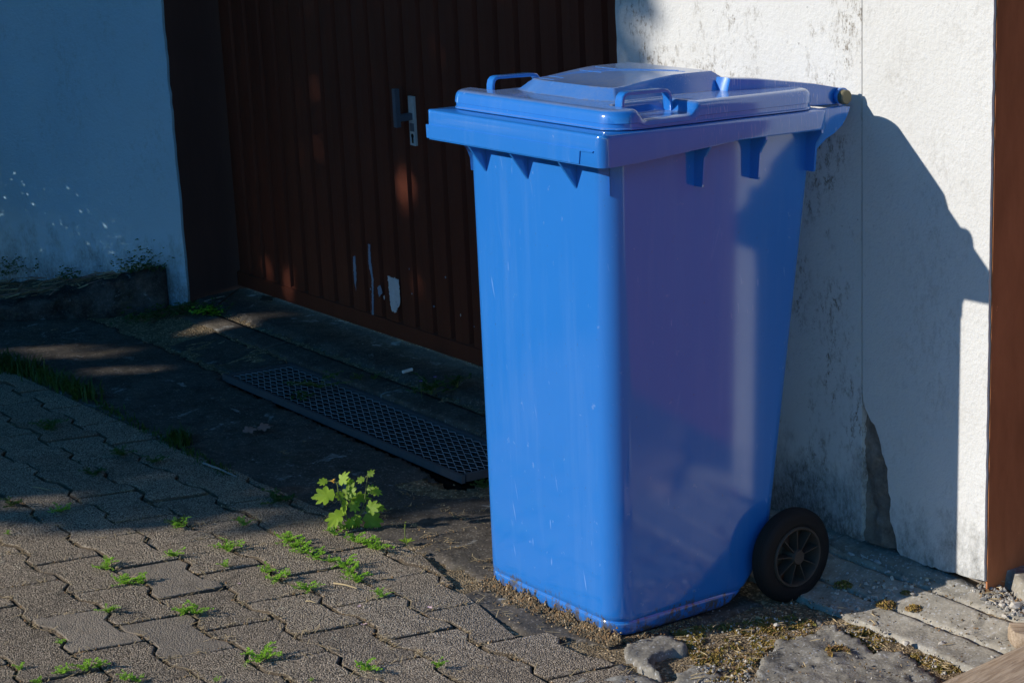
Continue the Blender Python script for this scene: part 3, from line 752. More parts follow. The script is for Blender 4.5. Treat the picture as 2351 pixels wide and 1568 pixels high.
# end cap beside the jamb
ff.append(tuple(range(w_))[::-1])
low.add(vv, ff); lo = low.build('low_wall', M['old_wall'], None, None, True); tag(lo, 'crumbling low retaining wall along the dark raised bed', 'low wall')
bed = MB(); vv = []; ff = []; NU = 40; NV = 10
for k in range(NU):
    u = -.01 + (dl + 1.2) * k / (NU - 1); hh = max(0, .13 - .16 * u)
    p0 = A0 + dw * u + nw * .10; z0 = zg(p0[0], p0[1]) + hh
    d_ = ((p0 - C0) @ NL); q0 = p0 - NL * (d_ - .03)
    z1 = .072 - .125 * max(0, u - .03)
    for m_ in range(NV):
        w2 = m_ / (NV - 1); p = p0 * (1 - w2) + q0 * w2
        vv.append((p[0], p[1], z0 * (1 - w2) + z1 * w2 + .012 * fbm(p[0] * 12, p[1] * 12, 3)))
for k in range(NU - 1):
    for m_ in range(NV - 1): ff.append((k * NV + m_, (k + 1) * NV + m_, (k + 1) * NV + m_ + 1, k * NV + m_ + 1))
bed.add(vv, ff); struct(bed.build('raised_bed', M['bed'], None, None, True))
mb = MB(); rr = random.Random(8)
for k in range(420):
    a = bed.v[rr.randrange(len(bed.v))]; b_ = bed.v[rr.randrange(len(bed.v))] if False else a
    p = np.array(a) + np.array([rr.gauss(0, .03), rr.gauss(0, .02), .004 + .01 * rr.random()]); an = rr.gauss(.5, .5); e = np.array([math.cos(an), math.sin(an), rr.uniform(-.1, .15)]) * rr.uniform(.008, .05); n = np.array([-math.sin(an), math.cos(an), .2]) * rr.uniform(.001, .004)
    mb.add([p - e - n, p - e + n, p + e + n, p + e - n], [(0, 1, 2, 3)], rr.choice((0, 1, 1, 2)))
stuff(mb.build('bed_litter', [M['straw'], M['brown_bits'], M['dead_leaf']], fix=False), 'dry leaves and stalks lying on the raised bed')

# ------------------------------------------------------------------ drain grate
gr = empty('drain_grate', ts((GT0 + GT1) / 2, (GS0 + GS1) / 2, .004)); tag(gr, 'rusty grey expanded metal drain grate set in the drive', 'drain grate')
gr.matrix_world = Matrix.Translation(ts((GT0 + GT1) / 2, (GS0 + GS1) / 2, .004)) @ TILT
bpy.context.view_layer.update()
def gl(t, s, z): q = AH * (t - (GT0 + GT1) / 2) + FN * (s - (GS0 + GS1) / 2); return np.array([q[0], q[1], z])
for (ta, sa, tb, sb) in ((GT0, GS0, GT1, GS0), (GT0, GS1, GT1, GS1), (GT0, GS0 + .0126, GT0, GS1 - .0126), (GT1, GS0 + .0126, GT1, GS1 - .0126)):
    mb = MB(); a, b_ = gl(ta, sa, 0), gl(tb, sb, 0); c = (a + b_) / 2; d = (b_ - a) / 2; n = np.cross(d / np.linalg.norm(d), [0, 0, 1])
    fh = .010 if sa == sb == GS0 or ta == tb == GT1 else .005
    mb.obox(c + np.array([0, 0, .001 - fh]), d + d / np.linalg.norm(d) * (.012 if ta != tb else 0), n * .0055, (0, 0, fh))
    mb.build('frame_bar', M['galv'], gr)
mb = MB(); NL_, NW_ = 32, 10
du, dv = (GT1 - GT0 - .024) / NL_, (GS1 - GS0 - .024) / NW_
for i in range(NL_):
    for j in range(NW_):
        a0 = (GT0 + .012 + du * i, GS0 + .012 + dv * j)
        for (p, q) in (((.5, 0), (1, .5)), ((1, .5), (.5, 1)), ((.5, 1), (0, .5)), ((0, .5), (.5, 0))):
            if (p, q) in (((.5, 1), (0, .5)),) and False: continue
            A_ = gl(a0[0] + du * p[0], a0[1] + dv * p[1], -.004); B_ = gl(a0[0] + du * q[0], a0[1] + dv * q[1], -.004)
            c = (A_ + B_) / 2; d = (B_ - A_) / 2; n = np.cross(d / np.linalg.norm(d), [0, 0, 1])
            mb.obox(c, d, n * .0007 + np.array([0, 0, .0002]), np.array([0, 0, .0006]) + n * .0004)
mb.build('expanded_mesh', M['mesh_steel'], gr)
pit = MB()
for (ta, sa, tb, sb) in ((GT0, GS0, GT1, GS0), (GT0, GS1, GT1, GS1), (GT0, GS0, GT0, GS1), (GT1, GS0, GT1, GS1)):
    a, b_ = ts(ta, sa, -.018), ts(tb, sb, -.018); pit.add([a, b_, b_ + Vector((0, 0, -.2)), a + Vector((0, 0, -.2))], [(0, 1, 2, 3)])
struct(pit.build('drain_channel', M['pit']))

# ------------------------------------------------------------------ the wheelie bin
Rb = np.array([[0.8158, -0.5778, NG[0]], [0.5769, 0.8161, NG[1]], [-0.0419, -0.013, NG[2]]])
MBIN = Matrix(((Rb[0][0], Rb[0][1], Rb[0][2], 0), (Rb[1][0], Rb[1][1], Rb[1][2], 0), (Rb[2][0], Rb[2][1], Rb[2][2], .002), (0, 0, 0, 1)))
bn = empty('wheelie_bin', (0, 0, 0), MBIN); tag(bn, 'large blue plastic wheelie bin with closed lid beside the white pier', 'wheelie bin')
def rrect(x0, x1, y0, y1, r, n=8):
    out = []
    if not isinstance(r, (tuple, list)): r = (r,) * 4
    for (cx, cy, a0, rr_) in ((x1 - r[0], y1 - r[0], 0, r[0]), (x0 + r[1], y1 - r[1], 90, r[1]), (x0 + r[2], y0 + r[2], 180, r[2]), (x1 - r[3], y0 + r[3], 270, r[3])):
        for k in range(n + 1): a = rad(a0 + 90 * k / n); out.append((cx + rr_ * math.cos(a), cy + rr_ * math.sin(a)))
    return out
def loft(mb, loops, cap0=True, cap1=True, mi=0):
    n = len(loops[0]); v = [p for L_ in loops for p in L_]; f = []
    for k in range(len(loops) - 1):
        for i in range(n): f.append((k * n + i, k * n + (i + 1) % n, (k + 1) * n + (i + 1) % n, (k + 1) * n + i))
    if cap0: f.append(tuple(range(n))[::-1])
    if cap1: f.append(tuple(range((len(loops) - 1) * n, len(loops) * n)))
    mb.add(v, f, mi)
# body
mb = MB(); loops = []
def bodyrect(z):
    q = z / .95
    x0 = .078 + (.050 - .078) * q; y0 = .068 + (.045 - .068) * q
    x1 = (.480 + (.580 - .480) * q); y1 = .58 - (.066 + (.062 - .066) * q)
    if z < .1: x1 = .36 + (.48 - .36) * math.sqrt(max(0, z) / .1) if z > 0 else .36
    return x0, x1, y0, y1
for z in [0.0, .004, .010, .022, .028, .031, .036, .044, .06, .08, .1, .16, .24, .34, .44, .54, .64, .74, .84, .92, .965]:
    x0, x1, y0, y1 = bodyrect(z)
    e = .006 if z == 0 else (.0022 if z == .004 else 0)
    if .029 < z < .033: e = .0028
    if z < .029: e += .0006
    loops.append([(x, y, z) for x, y in rrect(x0 + e, x1 - e, y0 + e, y1 - e, (.03, .048, .048, .03), 10)])
loft(mb, loops); body = mb.build('body', M['bin'], bn); autosmooth(body, 50)
# rim
def rimz(x): return .947 + (.022 * min(1, max(0, (x - .05) / .285)))
mb = MB(); base = rrect(0, .576, 0, .58, (.03, .022, .022, .03), 6); fine = []
for i in range(len(base)):
    a, c = base[i - 1], base[i]; L_ = math.hypot(c[0] - a[0], c[1] - a[1]); n = max(1, int(L_ / .05))
    for k in range(n): fine.append((a[0] + (c[0] - a[0]) * k / n, a[1] + (c[1] - a[1]) * k / n))
def off(pts, d, zf): return [(min(max(x, d), .576 - d), min(max(y, d), .58 - d), zf(x)) for x, y in pts]
loops = [off(fine, .03, lambda x: rimz(x) + .012), off(fine, .004, lambda x: rimz(x) + .010), off(fine, .0035, rimz), off(fine, .0012, lambda x: rimz(x) - .0002), off(fine, 0, lambda x: rimz(x) + .003),
         off(fine, .0006, lambda x: 1.000), off(fine, .0018, lambda x: 1.0045), off(fine, .0046, lambda x: 1.0065), off(fine, .05, lambda x: 1.0075)]
loft(mb, loops); rim = mb.build('rim', M['bin'], bn); autosmooth(rim, 42)
mb = MB(); P_ = [(-.0022, y, z) for y, z in ((.066, .950), (.570, .950), (.572, .977), (.024, .977), (.026, .974), (.063, .974))]
mb.prism([(p[0] - 0, p[1], p[2]) for p in P_], [(p[0] + .004, p[1], p[2]) for p in P_])
ob = mb.build('front_band', M['bin'], bn); mod = None
# lid: rings from the skirt inwards, with the dome and the hand pockets in its top
LX0, LX1, LY0, LY1, LR = .042, .562, .014, .566, .052
def smooth01(a, b_, x): t = min(1, max(0, (x - a) / (b_ - a))); return t * t * (3 - 2 * t)
def box01(x, a, b_, w0, w1): return smooth01(a - w0, a, x) * (1 - smooth01(b_, b_ + w1, x))
def lin01(a, b_, x): return min(1, max(0, (x - a) / (b_ - a)))
def lidtop(x, y):
    yc = abs(y - .29)
    z = 1.0455 + .003 * lin01(.05, .3, x)
    # dome: sloped flanks, flat crown rising a little to the back
    dx0 = .118 + .06 * (yc / .2) ** 4
    fx = min(lin01(dx0, dx0 + .030, x), 1 - lin01(.405, .452, x)); fy = 1 - lin01(.128, .157, yc + .02 * smooth01(.30, .42, x) * 0)
    d = min(fx, fy)
    crown = .022 + .013 * smooth01(.14, .33, x)
    z += crown * (d if d < 1 else 1)
    # pockets under the grab handles
    side = .29 - yc
    pk = box01(x, .116, .222, .020, .026) * (1 - smooth01(.088, .112, side))
    z -= .021 * pk * (1 - d)
    return z
mb = MB(); NRING = 46
prof = [(0, 0.0, 0), (0, .06, 0), (.0022, .10, 0), (.0022, .30, 0), (-.0002, .33, 0), (0, .36, 0), (.001, .62, 0), (.003, .80, 0), (.0065, .91, 0), (.012, .975, 0), (.018, 1.0, 0)]
loops = []
N4 = 26
def ringpts(d):
    x0, x1, y0, y1 = LX0 + d, LX1 - d, LY0 + d, LY1 - d; r = max(LR - d, .004)
    corners = ((x1 - r, y1 - r, 0), (x0 + r, y1 - r, 90), (x0 + r, y0 + r, 180), (x1 - r, y0 + r, 270)); out = []
    for ci, (cx, cy, a0) in enumerate(corners):
        for k in range(13): a = rad(a0 + 90 * k / 12); out.append((cx + r * math.cos(a), cy + r * math.sin(a)))
        nx_, ny_, na = corners[(ci + 1) % 4]; a = rad(na)
        e = out[-1]; q = (nx_ + r * math.cos(a), ny_ + r * math.sin(a))
        for k in range(1, 90): out.append((e[0] + (q[0] - e[0]) * k / 90, e[1] + (q[1] - e[1]) * k / 90))
    return out
for (d, hfrac, _) in prof:
    loops.append([(x, y, 1.0092 + hfrac * (lidtop(x, y) - 1.0092)) for x, y in ringpts(d)])
dmax = min(LX1 - LX0, LY1 - LY0) / 2 - .004
for k in range(1, 90):
    d = .018 + (dmax - .018) * k / 89
    loops.append([(x, y, lidtop(x, y)) for x, y in ringpts(d)])
loft(mb, loops, True, True); lid = mb.build('lid', M['lid'], bn, None, True)
autosmooth(lid, 28)
# lid back: two hinge arms and the lifting bar
for y0, y1 in ((.068, .108), (.472, .512)):
    mb = MB()
    P_ = [(.395, 1.046), (.402, 1.0735), (.47, 1.068), (.60, 1.050), (.652, 1.0395), (.664, 1.037), (.676, 1.031), (.683, 1.020), (.678, 1.009), (.666, 1.0035), (.60, 1.004), (.563, 1.012), (.555, 1.044)]
    e = .003
    cx = sum(p[0] for p in P_) / len(P_); cz = sum(p[1] for p in P_) / len(P_)
    sh = [(x + (cx - x) * .012, z + (cz - z) * .06) for x, z in P_]
    sg = 1 if y0 < .29 else -1
    yo = lambda x: sg * .040 * max(0, 1 - (x - .395) / .24)
    loft(mb, [[(x, y0 + yo(x), z) for x, z in sh], [(x, y0 + e + yo(x), z) for x, z in P_], [(x, y1 - e + yo(x), z) for x, z in P_], [(x, y1 + yo(x), z) for x, z in sh]])
    a = mb.build('hinge_arm', M['lid'], bn); autosmooth(a, 40)
mb = MB()
vv = [(.452, .108, 1.045), (.452, .472, 1.045), (.41, .472, 1.076), (.41, .108, 1.076), (.50, .108, 1.0685), (.50, .108, 1.045)]
mb.tube([(.664, .062, 1.0195), (.664, .518, 1.0195)], .0135, 20); hb = mb.build('lifting_bar', M['bin'], bn); autosmooth(hb, 40)
for yb, sg in ((.0655, -1), (.5145, 1)):
    mb = MB(); mb.tube([(.664, yb, 1.0195), (.664, yb + sg * .006, 1.0195)], .0185, 24)
    c_ = mb.build('hinge_collar', M['bin'], bn); autosmooth(c_, 40)
    mb = MB(); mb.tube([(.664, yb + sg * .0061, 1.0195), (.664, yb + sg * .0165, 1.0195), (.664, yb + sg * .0185, 1.0195)], [.0145, .0145, .0125], 24)
    k_ = mb.build('axle_cap', M['cap'], c_); autosmooth(k_, 40)
for y in (.036, .528):
    mb = MB(); P_ = [(.560, 1.004), (.612, 1.0025), (.645, 1.004), (.662, 1.002), (.654, .984), (.640, .966), (.620, .953), (.598, .944), (.57, .925), (.555, .925)]
    mb.prism([(x, y, z) for x, z in P_], [(x, y + .016, z) for x, z in P_]); mb.build('hinge_bracket', M['bin'], bn)
# grab handles: flat straps standing over the pockets
def grab(name, y):
    mb = MB(); pts = [(.108, y, 1.036), (.1085, y, 1.054), (.1105, y, 1.0615), (.115, y, 1.066), (.122, y, 1.0675)] + [(.122 + .087 * k / 6, y, 1.0675 - .0008 * k / 6) for k in range(1, 7)] + [(.216, y, 1.0655), (.2215, y, 1.060), (.224, y, 1.053), (.2265, y, 1.028)]
    n = 8; vv = []; ff = []
    for i, p in enumerate(pts):
        a = np.array(pts[max(0, i - 1)]); c = np.array(pts[min(len(pts) - 1, i + 1)]); d = c - a; d /= np.linalg.norm(d)
        s_ = np.array([0, 1., 0]); u = np.cross(d, s_); u /= np.linalg.norm(u)
        hw, ht = .0105, .0030
        for (ca, cb) in ((1, .8), (.85, 1.3), (-.85, 1.3), (-1, .8), (-1, -.8), (-.85, -1), (.85, -1), (1, -.8)):
            vv.append(np.array(p) + s_ * hw * ca + u * ht * cb)
    m_ = len(pts)
    for i in range(m_ - 1):
        for k in range(n): ff.append((i * n + k, i * n + (k + 1) % n, (i + 1) * n + (k + 1) % n, (i + 1) * n + k))
    ff += [tuple(range(n)), tuple(range((m_ - 1) * n, m_ * n))]
    mb.add(vv, ff); h = mb.build(name, M['bin'], bn); autosmooth(h, 40)
grab('grab_handle', .0825); grab('grab_handle', .4975)
# embossed lines on the crown of the lid
mb = MB()
def emb(pts, r=.0005): mb.tube([(x, y, lidtop(x, y) + .0002) for x, y in pts], r, 5)
emb([(.19 + .17 * k / 20, .40 - .21 * (k / 20) ** 1.7) for k in range(21)]); emb([(.205 + .16 * k / 20, .405 - .19 * (k / 20) ** 1.7) for k in range(21)])
emb([(.165, .36), (.165, .41), (.19, .41), (.19, .36), (.165, .36)], .0005); emb([(.26, .33), (.26, .40), (.30, .40), (.30, .33), (.26, .33)], .0005)
for k in range(7): emb([(.27, .335 + .009 * k), (.292, .338 + .009 * k)], .0005)
mb.build('embossing', M['lid'], lid)
# ribs under the rim
def fin_x(x, y_in, sg, w=.005):           # plate across the side wall
    Y = lambda d: (d if sg > 0 else .58 - d)
    P_ = [(y_in, .972), (.002, .972), (.002, .962), (.006, .956), (.0165, .942), (.0185, .936), (.022, .888), (.024, .8835), (.05, .8835)]
    mb = MB(); mb.prism([(x - w / 2, Y(d), z) for d, z in P_], [(x + w / 2, Y(d), z) for d, z in P_]); mb.build('rib', M['bin'], bn)
for x in (.262, .405, .553): fin_x(x, .05, 1); fin_x(x, .05, -1)
def fin_c(sg):                           # plate across each front corner
    cx, cy = .052 + .014, (.046 + .014 if sg > 0 else .58 - .062 - .014); k = .70711
    P_ = [(-.012, .958), (.030, .958), (.027, .947), (.012, .928), (.005, .910), (.0035, .884), (-.012, .882)]
    def w(d, z, e): return (cx - d * k + e * k, cy - sg * d * k - sg * e * k * -1, z)
    mb = MB(); mb.prism([w(d, z, -.002) for d, z in P_], [w(d, z, .002) for d, z in P_]); mb.build('rib', M['bin'], bn)
fin_c(1); fin_c(-1)
for y in (.145, .300, .440):
    mb = MB(); P_ = [(.003, .953), (.07, .953), (.07, .886), (.0515, .890)]
    mb.prism([(x, y - .003, z) for x, z in P_], [(x, y + .003, z) for x, z in P_]); mb.build('rib', M['bin'], bn)
# wheels and axle
def wheel(y0, sg):
    w = empty('wheel', (0, 0, 0)); w.parent = bn; w.location = (.512, y0, .093)
    def rev(prof_, name, mat, n=48):
        vv = []; ff = []
        for k in range(n):
            a = 2 * math.pi * k / n
            for (r, d) in prof_: vv.append((r * math.cos(a), sg * d, r * math.sin(a)))
        m_ = len(prof_)
        for k in range(n):
            for i in range(m_ - 1): ff.append((k * m_ + i, ((k + 1) % n) * m_ + i, ((k + 1) % n) * m_ + i + 1, k * m_ + i + 1))
        mb = MB(); mb.add(vv, ff); o = mb.build(name, mat, w); autosmooth(o, 40); return o
    rev([(.064, .046), (.070, .048), (.080, .047), (.090, .042), (.0955, .036), (.0965, .034), (.0955, .033), (.0985, .031), (.0965, .0285), (.0995, .026), (.0975, .024), (.1, .022), (.0975, .02), (.0995, .018), (.0965, .0155), (.0985, .013), (.0955, .011), (.0965, .010), (.0955, .0085), (.090, .004), (.084, .0012), (.080, .0018), (.074, .0), (.068, .0015), (.0645, .004)], 'tyre', M['rubber'])
    rev([(.0645, .010), (.0640, .0015), (.0620, -.001), (.0595, -.0005), (.0575, .003), (.0565, .022), (.052, .036), (.03, .036), (.012, .034)], 'rim', M['hub'])
    mb = MB(); mb.tube([(0, sg * -.003, 0), (0, sg * .0, 0), (0, sg * .034, 0)], [.0135, .0155, .0155], 24); h = mb.build('hub', M['hub'], w); autosmooth(h, 40)
    for k in range(9):
        a = 2 * math.pi * (k + .3) / 9; c, s_ = math.cos(a), math.sin(a)
        mb = MB(); mb.obox((.036 * c, sg * .014, .036 * s_), (.0215 * c, 0, .0215 * s_), (-.0009 * s_, 0, .0009 * c), (0, .0125, 0)); mb.build('spoke', M['hub'], w)
    return w
wheel(.010, 1); wheel(.570, -1)
mb = MB(); mb.tube([(.512, .05, .093), (.512, .53, .093)], .010, 12); mb.build('axle', M['steel'], bn)

# ------------------------------------------------------------------ timber at the lower right
pa = U(2020, 1559); da = FN.copy()
def plank(name, start, d, L_, w, th, mat, lab, h=.012, bev=.004, rnd=False):
    d = np.array([d[0], d[1], 0]); d /= np.linalg.norm(d); n = np.array([d[1], -d[0], 0])
    if rnd: out = [(0.012, 0), (.004, .006), (0, .018), (.002, w - .03), (.01, w - .012), (.026, w)] + [(L_, w), (L_, 0)]
    else: out = [(0, 0), (0, w), (L_, w), (L_, 0)]
    n_ = len(out); o2 = []
    for a, b_ in zip(out, out[1:] + out[:1]):
        k = max(1, int(math.hypot(a[0] - b_[0], a[1] - b_[1]) / .05))
        for i in range(k): o2.append((a[0] + (b_[0] - a[0]) * i / k, a[1] + (b_[1] - a[1]) * i / k))
    cx, cy = L_ / 2, w / 2
    def lp_(sc_, z): 
        r_ = []
        for u, v_ in o2:
            uu = min(max(u, sc_), L_ - sc_) ; v2 = min(max(v_, sc_), w - sc_); p = d * uu + n * v2; r_.append((p[0], p[1], z + zg(p[0], p[1])))
        return r_
    mb = MB(); loft(mb, [lp_(bev, 0), lp_(0, bev), lp_(0, th - bev), lp_(bev * .4, th - bev * .4), lp_(bev, th)])
    o = mb.build(name, mat, None, G(start[0], start[1], h)); autosmooth(o, 40); return tag(o, lab, 'plank')
s0 = U(2150, 1568, .042) - FN * .3
plank('plank', s0, FN, .72, .16, .03, M['wood'], 'grey brown weathered plank lying across the lower right corner')
p2 = U(2312, 1432, .03)
plank('plank', p2, (math.cos(rad(-9)), math.sin(rad(-9))), .5, .07, .032, M['wood_fresh'], 'short pale plank with rounded end lying beside the rubble', .004, .005, True)

# ------------------------------------------------------------------ broken concrete at the front
c5 = lambda l: px2([(1041 + .5573 * X, 1041 + .5573 * Y) for X, Y in l])
def chunkh(seed, top, amp):
    def h(x, y): return top + amp * fbm(x * 6 + seed, y * 6) + .004 * fbm(x * 28, y * 28, seed) - .012 * max(0, fbm(x * 13, y * 13, seed + 4) - .25)
    return h
ck = sheet('concrete_chunk', c5([(1490, 672), (1550, 684), (1620, 735), (1690, 772), (1735, 808), (1850, 808), (1900, 836), (1985, 880), (2010, 930), (1900, 990), (1215, 1000), (1235, 890), (1245, 850), (1300, 815), (1322, 770), (1420, 752), (1478, 722)]), .008, chunkh(3, .001, .005), M['chunk'], .018)
tag(ck, 'largest flat piece of broken concrete surrounded by dry moss', 'concrete chunk')
ck = sheet('concrete_chunk', c5([(695, 795), (740, 772), (870, 750), (950, 772), (978, 812), (905, 815), (845, 835), (828, 872), (870, 930), (905, 975), (800, 905), (700, 850)]), .007, chunkh(8, .004, .004), M['chunk'], .022)
tag(ck, 'pale broken concrete chunk right of the last paver below the bin corner', 'concrete chunk')
ck = sheet('concrete_chunk', c5([(905, 860), (960, 840), (1060, 862), (1150, 905), (1180, 990), (930, 990), (890, 905)]), .007, chunkh(15, -.008, .005), M['chunk'], .012)
tag(ck, 'rough sunken concrete fragment at the bottom edge beside the chunk', 'concrete chunk')
ck = sheet('concrete_chunk', c5([(690, 852), (890, 946), (960, 1010), (500, 1010), (430, 960)]), .009, chunkh(25, .001, .003), M['chunk'], .02)
tag(ck, 'sandy cut paver piece at the bottom edge below the pale chunk', 'concrete chunk')
# ---- loose stuff
def scatter(name, polys, n, kinds, hf, label, seed):
    rr = random.Random(seed); mb = MB(); mats = [k[0] for k in kinds]; ws = [k[1] for k in kinds]
    for P_, share in polys:
        xs = [p[0] for p in P_]; ys = [p[1] for p in P_]; c = 0
        while c < n * share:
            x, y = rr.uniform(min(xs), max(xs)), rr.uniform(min(ys), max(ys))
            c += .15
            if not in_poly(x, y, P_): continue
            if fbm(x * 16, y * 16, seed) < rr.uniform(-.45, .15): continue
            c += .85
            mi = rr.choices(range(len(kinds)), ws)[0]; _, _, shape, sz = kinds[mi]; s_ = sz * rr.uniform(.5, 1.4); z = zg(x, y) + hf(x, y); a = rr.uniform(0, 6.28)
            ca, sa = math.cos(a), math.sin(a)
            if shape == 'straw':
                L_ = s_; t = rr.uniform(-.15, .25); w_ = .0007 + .0005 * rr.random(); e = np.array([ca, sa, t]); nn = np.array([-sa, ca, 0]); c0 = np.array([x, y, z + .003 + .004 * rr.random()])
                mb.add([c0 - e * L_ - nn * w_, c0 - e * L_ + nn * w_, c0 + e * L_ + nn * w_, c0 + e * L_ - nn * w_, c0 + np.array([0, 0, w_ * 1.5])], [(0, 1, 4), (1, 2, 4), (2, 3, 4), (3, 0, 4)], mi)
            elif shape == 'flake':
                t1, t2 = rr.uniform(-.7, .7), rr.uniform(-.7, .7); e = np.array([ca, sa, t1]) * s_; nn = np.array([-sa, ca, t2]) * s_ * rr.uniform(.4, .8); c0 = np.array([x, y, z + s_ * .3])
                mb.add([c0 - e, c0 + nn, c0 + e, c0 - nn], [(0, 1, 2), (0, 2, 3)], mi)
            elif shape == 'moss':
                for q in range(5):
                    a2 = rr.uniform(0, 6.28); tl = rr.uniform(.3, 1.0); d = np.array([math.cos(a2) * .5, math.sin(a2) * .5, tl]) * s_; nn = np.array([-math.sin(a2), math.cos(a2), 0]) * s_ * .40; c0 = np.array([x + rr.uniform(-s_, s_) * .6, y + rr.uniform(-s_, s_) * .6, z - .001])
                    mb.add([c0 - nn, c0 + nn, c0 + d], [(0, 1, 2)], mi)
            else:
                pts = []
                for k in range(5): an = 6.28 * k / 5 + rr.uniform(-.4, .4); r_ = s_ * rr.uniform(.7, 1.1); pts.append((x + r_ * math.cos(an), y + r_ * math.sin(an) * .8, z - .001))
                top = [(x + (p[0] - x) * .55 + rr.uniform(-.2, .2) * s_, y + (p[1] - y) * .55 + rr.uniform(-.2, .2) * s_, z + s_ * rr.uniform(.5, .9)) for p in pts]
                mb.add(pts + top, [(0, 1, 6, 5), (1, 2, 7, 6), (2, 3, 8, 7), (3, 4, 9, 8), (4, 0, 5, 9), (5, 6, 7, 8, 9)], mi)
    return stuff(mb.build(name, [M[m_] for m_ in mats], fix=False), label)
mosspoly = c5([(900, 720), (1040, 690), (1200, 668), (1400, 655), (1490, 690), (1480, 740), (1320, 772), (1240, 850), (1210, 930), (1060, 950), (1000, 860), (960, 775)])
channel = c5([(1555, 672), (1640, 690), (1760, 740), (1840, 770), (1850, 806), (1735, 806), (1690, 770)])
channel2 = c5([(1860, 790), (1990, 830), (2100, 880), (2010, 890), (1900, 830)])
spot = c5([(1535, 808), (1600, 800), (1635, 822), (1610, 850), (1550, 850)])
bh = lambda x, y: base_h(x, y)
kinds = [('moss', 8, 'moss', .0048), ('moss_green', 4, 'moss', .0048), ('straw', .16, 'straw', .012), ('brown_bits', 2.2, 'flake', .004), ('stone', .8, 'stone', .0036), ('stone_grey', .3, 'stone', .003)]
def fillh(x, y): return -.006
scatter('moss_and_straw', [(mosspoly, 1.0), (channel, .42), (channel2, .2)], 6500, kinds, lambda x, y: -.008 + .006 * fbm(x * 20, y * 20, 1), 'dry moss, straw and grit between the concrete pieces', 5)
scatter('moss_patch', [(spot, 1.0)], 130, [('moss', 5, 'moss', .005), ('brown_bits', 3, 'flake', .005)], lambda x, y: .006, 'brown moss patch on the flat concrete piece', 6)
grit = c5([(2120, 560), (2250, 540), (2360, 600), (2420, 700), (2330, 680), (2220, 640)])
front = c5([(1000, 870), (1230, 850), (1240, 1000), (980, 1000)])
scatter('gravel', [(grit, .8), (front, .8), (c5([(1500, 560), (1640, 540), (1900, 500), (2080, 520), (1800, 600), (1560, 680)]), .5)], 380, [('stone', 3, 'stone', .004), ('stone_grey', 4, 'stone', .004), ('brown_bits', 2, 'flake', .004), ('straw', .6, 'straw', .012)], lambda x, y: -.006 if SS(x, y) < .51 else .003, 'fine grit and crumbs along the gutter', 7)
allr = c5([(1000, 660), (1500, 520), (2000, 520), (2380, 640), (2300, 800), (2100, 880), (1900, 960), (1200, 960), (1000, 800)])
scatter('grit', [(allr, 1.0)], 900, [('stone', 1.2, 'stone', .0018), ('stone_grey', 2, 'stone', .002), ('brown_bits', 3, 'flake', .0026), ('soil', 3, 'stone', .0022), ('straw', .25, 'straw', .008)], lambda x, y: .004, 'crumbs and grit strewn over the gutter stones and broken concrete', 17)
jn = [tsxy(-.30, J2 - .012), tsxy(.75, J2 - .012), tsxy(.75, J2 + .014), tsxy(-.30, J2 + .014)]; jn1 = [tsxy(-.3, J1 - .010), tsxy(.6, J1 - .010), tsxy(.6, J1 + .012), tsxy(-.3, J1 + .012)]
scatter('joint_moss', [(jn, 1.0), (jn1, .6)], 420, [('moss', 4, 'moss', .004), ('brown_bits', 3, 'flake', .003), ('soil', 3, 'stone', .0025)], lambda x, y: -.001, 'dry moss and soil in the joints of the gutter stones', 18)
# soil crumbs along the foot of the bin
rr = random.Random(3); mb = MB()
def crumb(p, s_, mi):
    pts = []
    for k in range(5): an = 6.28 * k / 5 + rr.uniform(-.5, .5); r_ = s_ * rr.uniform(.6, 1.1); pts.append((p[0] + r_ * math.cos(an), p[1] + r_ * math.sin(an), p[2] - s_ * .4))
    mb.add(pts + [(p[0] + rr.uniform(-.3, .3) * s_, p[1] + rr.uniform(-.3, .3) * s_, p[2] + s_ * .7)], [(0, 1, 5), (1, 2, 5), (2, 3, 5), (3, 4, 5), (4, 0, 5)], mi)
for k in range(5200):
    y = .05 + .46 * rr.random(); d = abs(rr.gauss(0, .015)); clump = fbm(y * 30, 2.2)
    if clump < rr.uniform(-.7, .4): continue
    x = .0785 - d; z = max(.0005, .028 * math.exp(-d / .007) * (.3 + 1.1 * max(0, clump + .3)) * rr.random())
    p = MBIN @ Vector((x, y, z)); crumb(p, rr.uniform(.0014, .004), rr.choice((0, 0, 0, 1)))
for k in range(350):
    x = .09 + .2 * rr.random() ** 1.5; d = abs(rr.gauss(0, .012)); p = MBIN @ Vector((x, .067 - d, .001)); crumb(p, rr.uniform(.0012, .003), rr.choice((0, 0, 1)))
stuff(mb.build('soil_crumbs', [M['soil'], M['brown_bits']], fix=False), 'crumbs of dry soil pushed up along the foot of the bin')
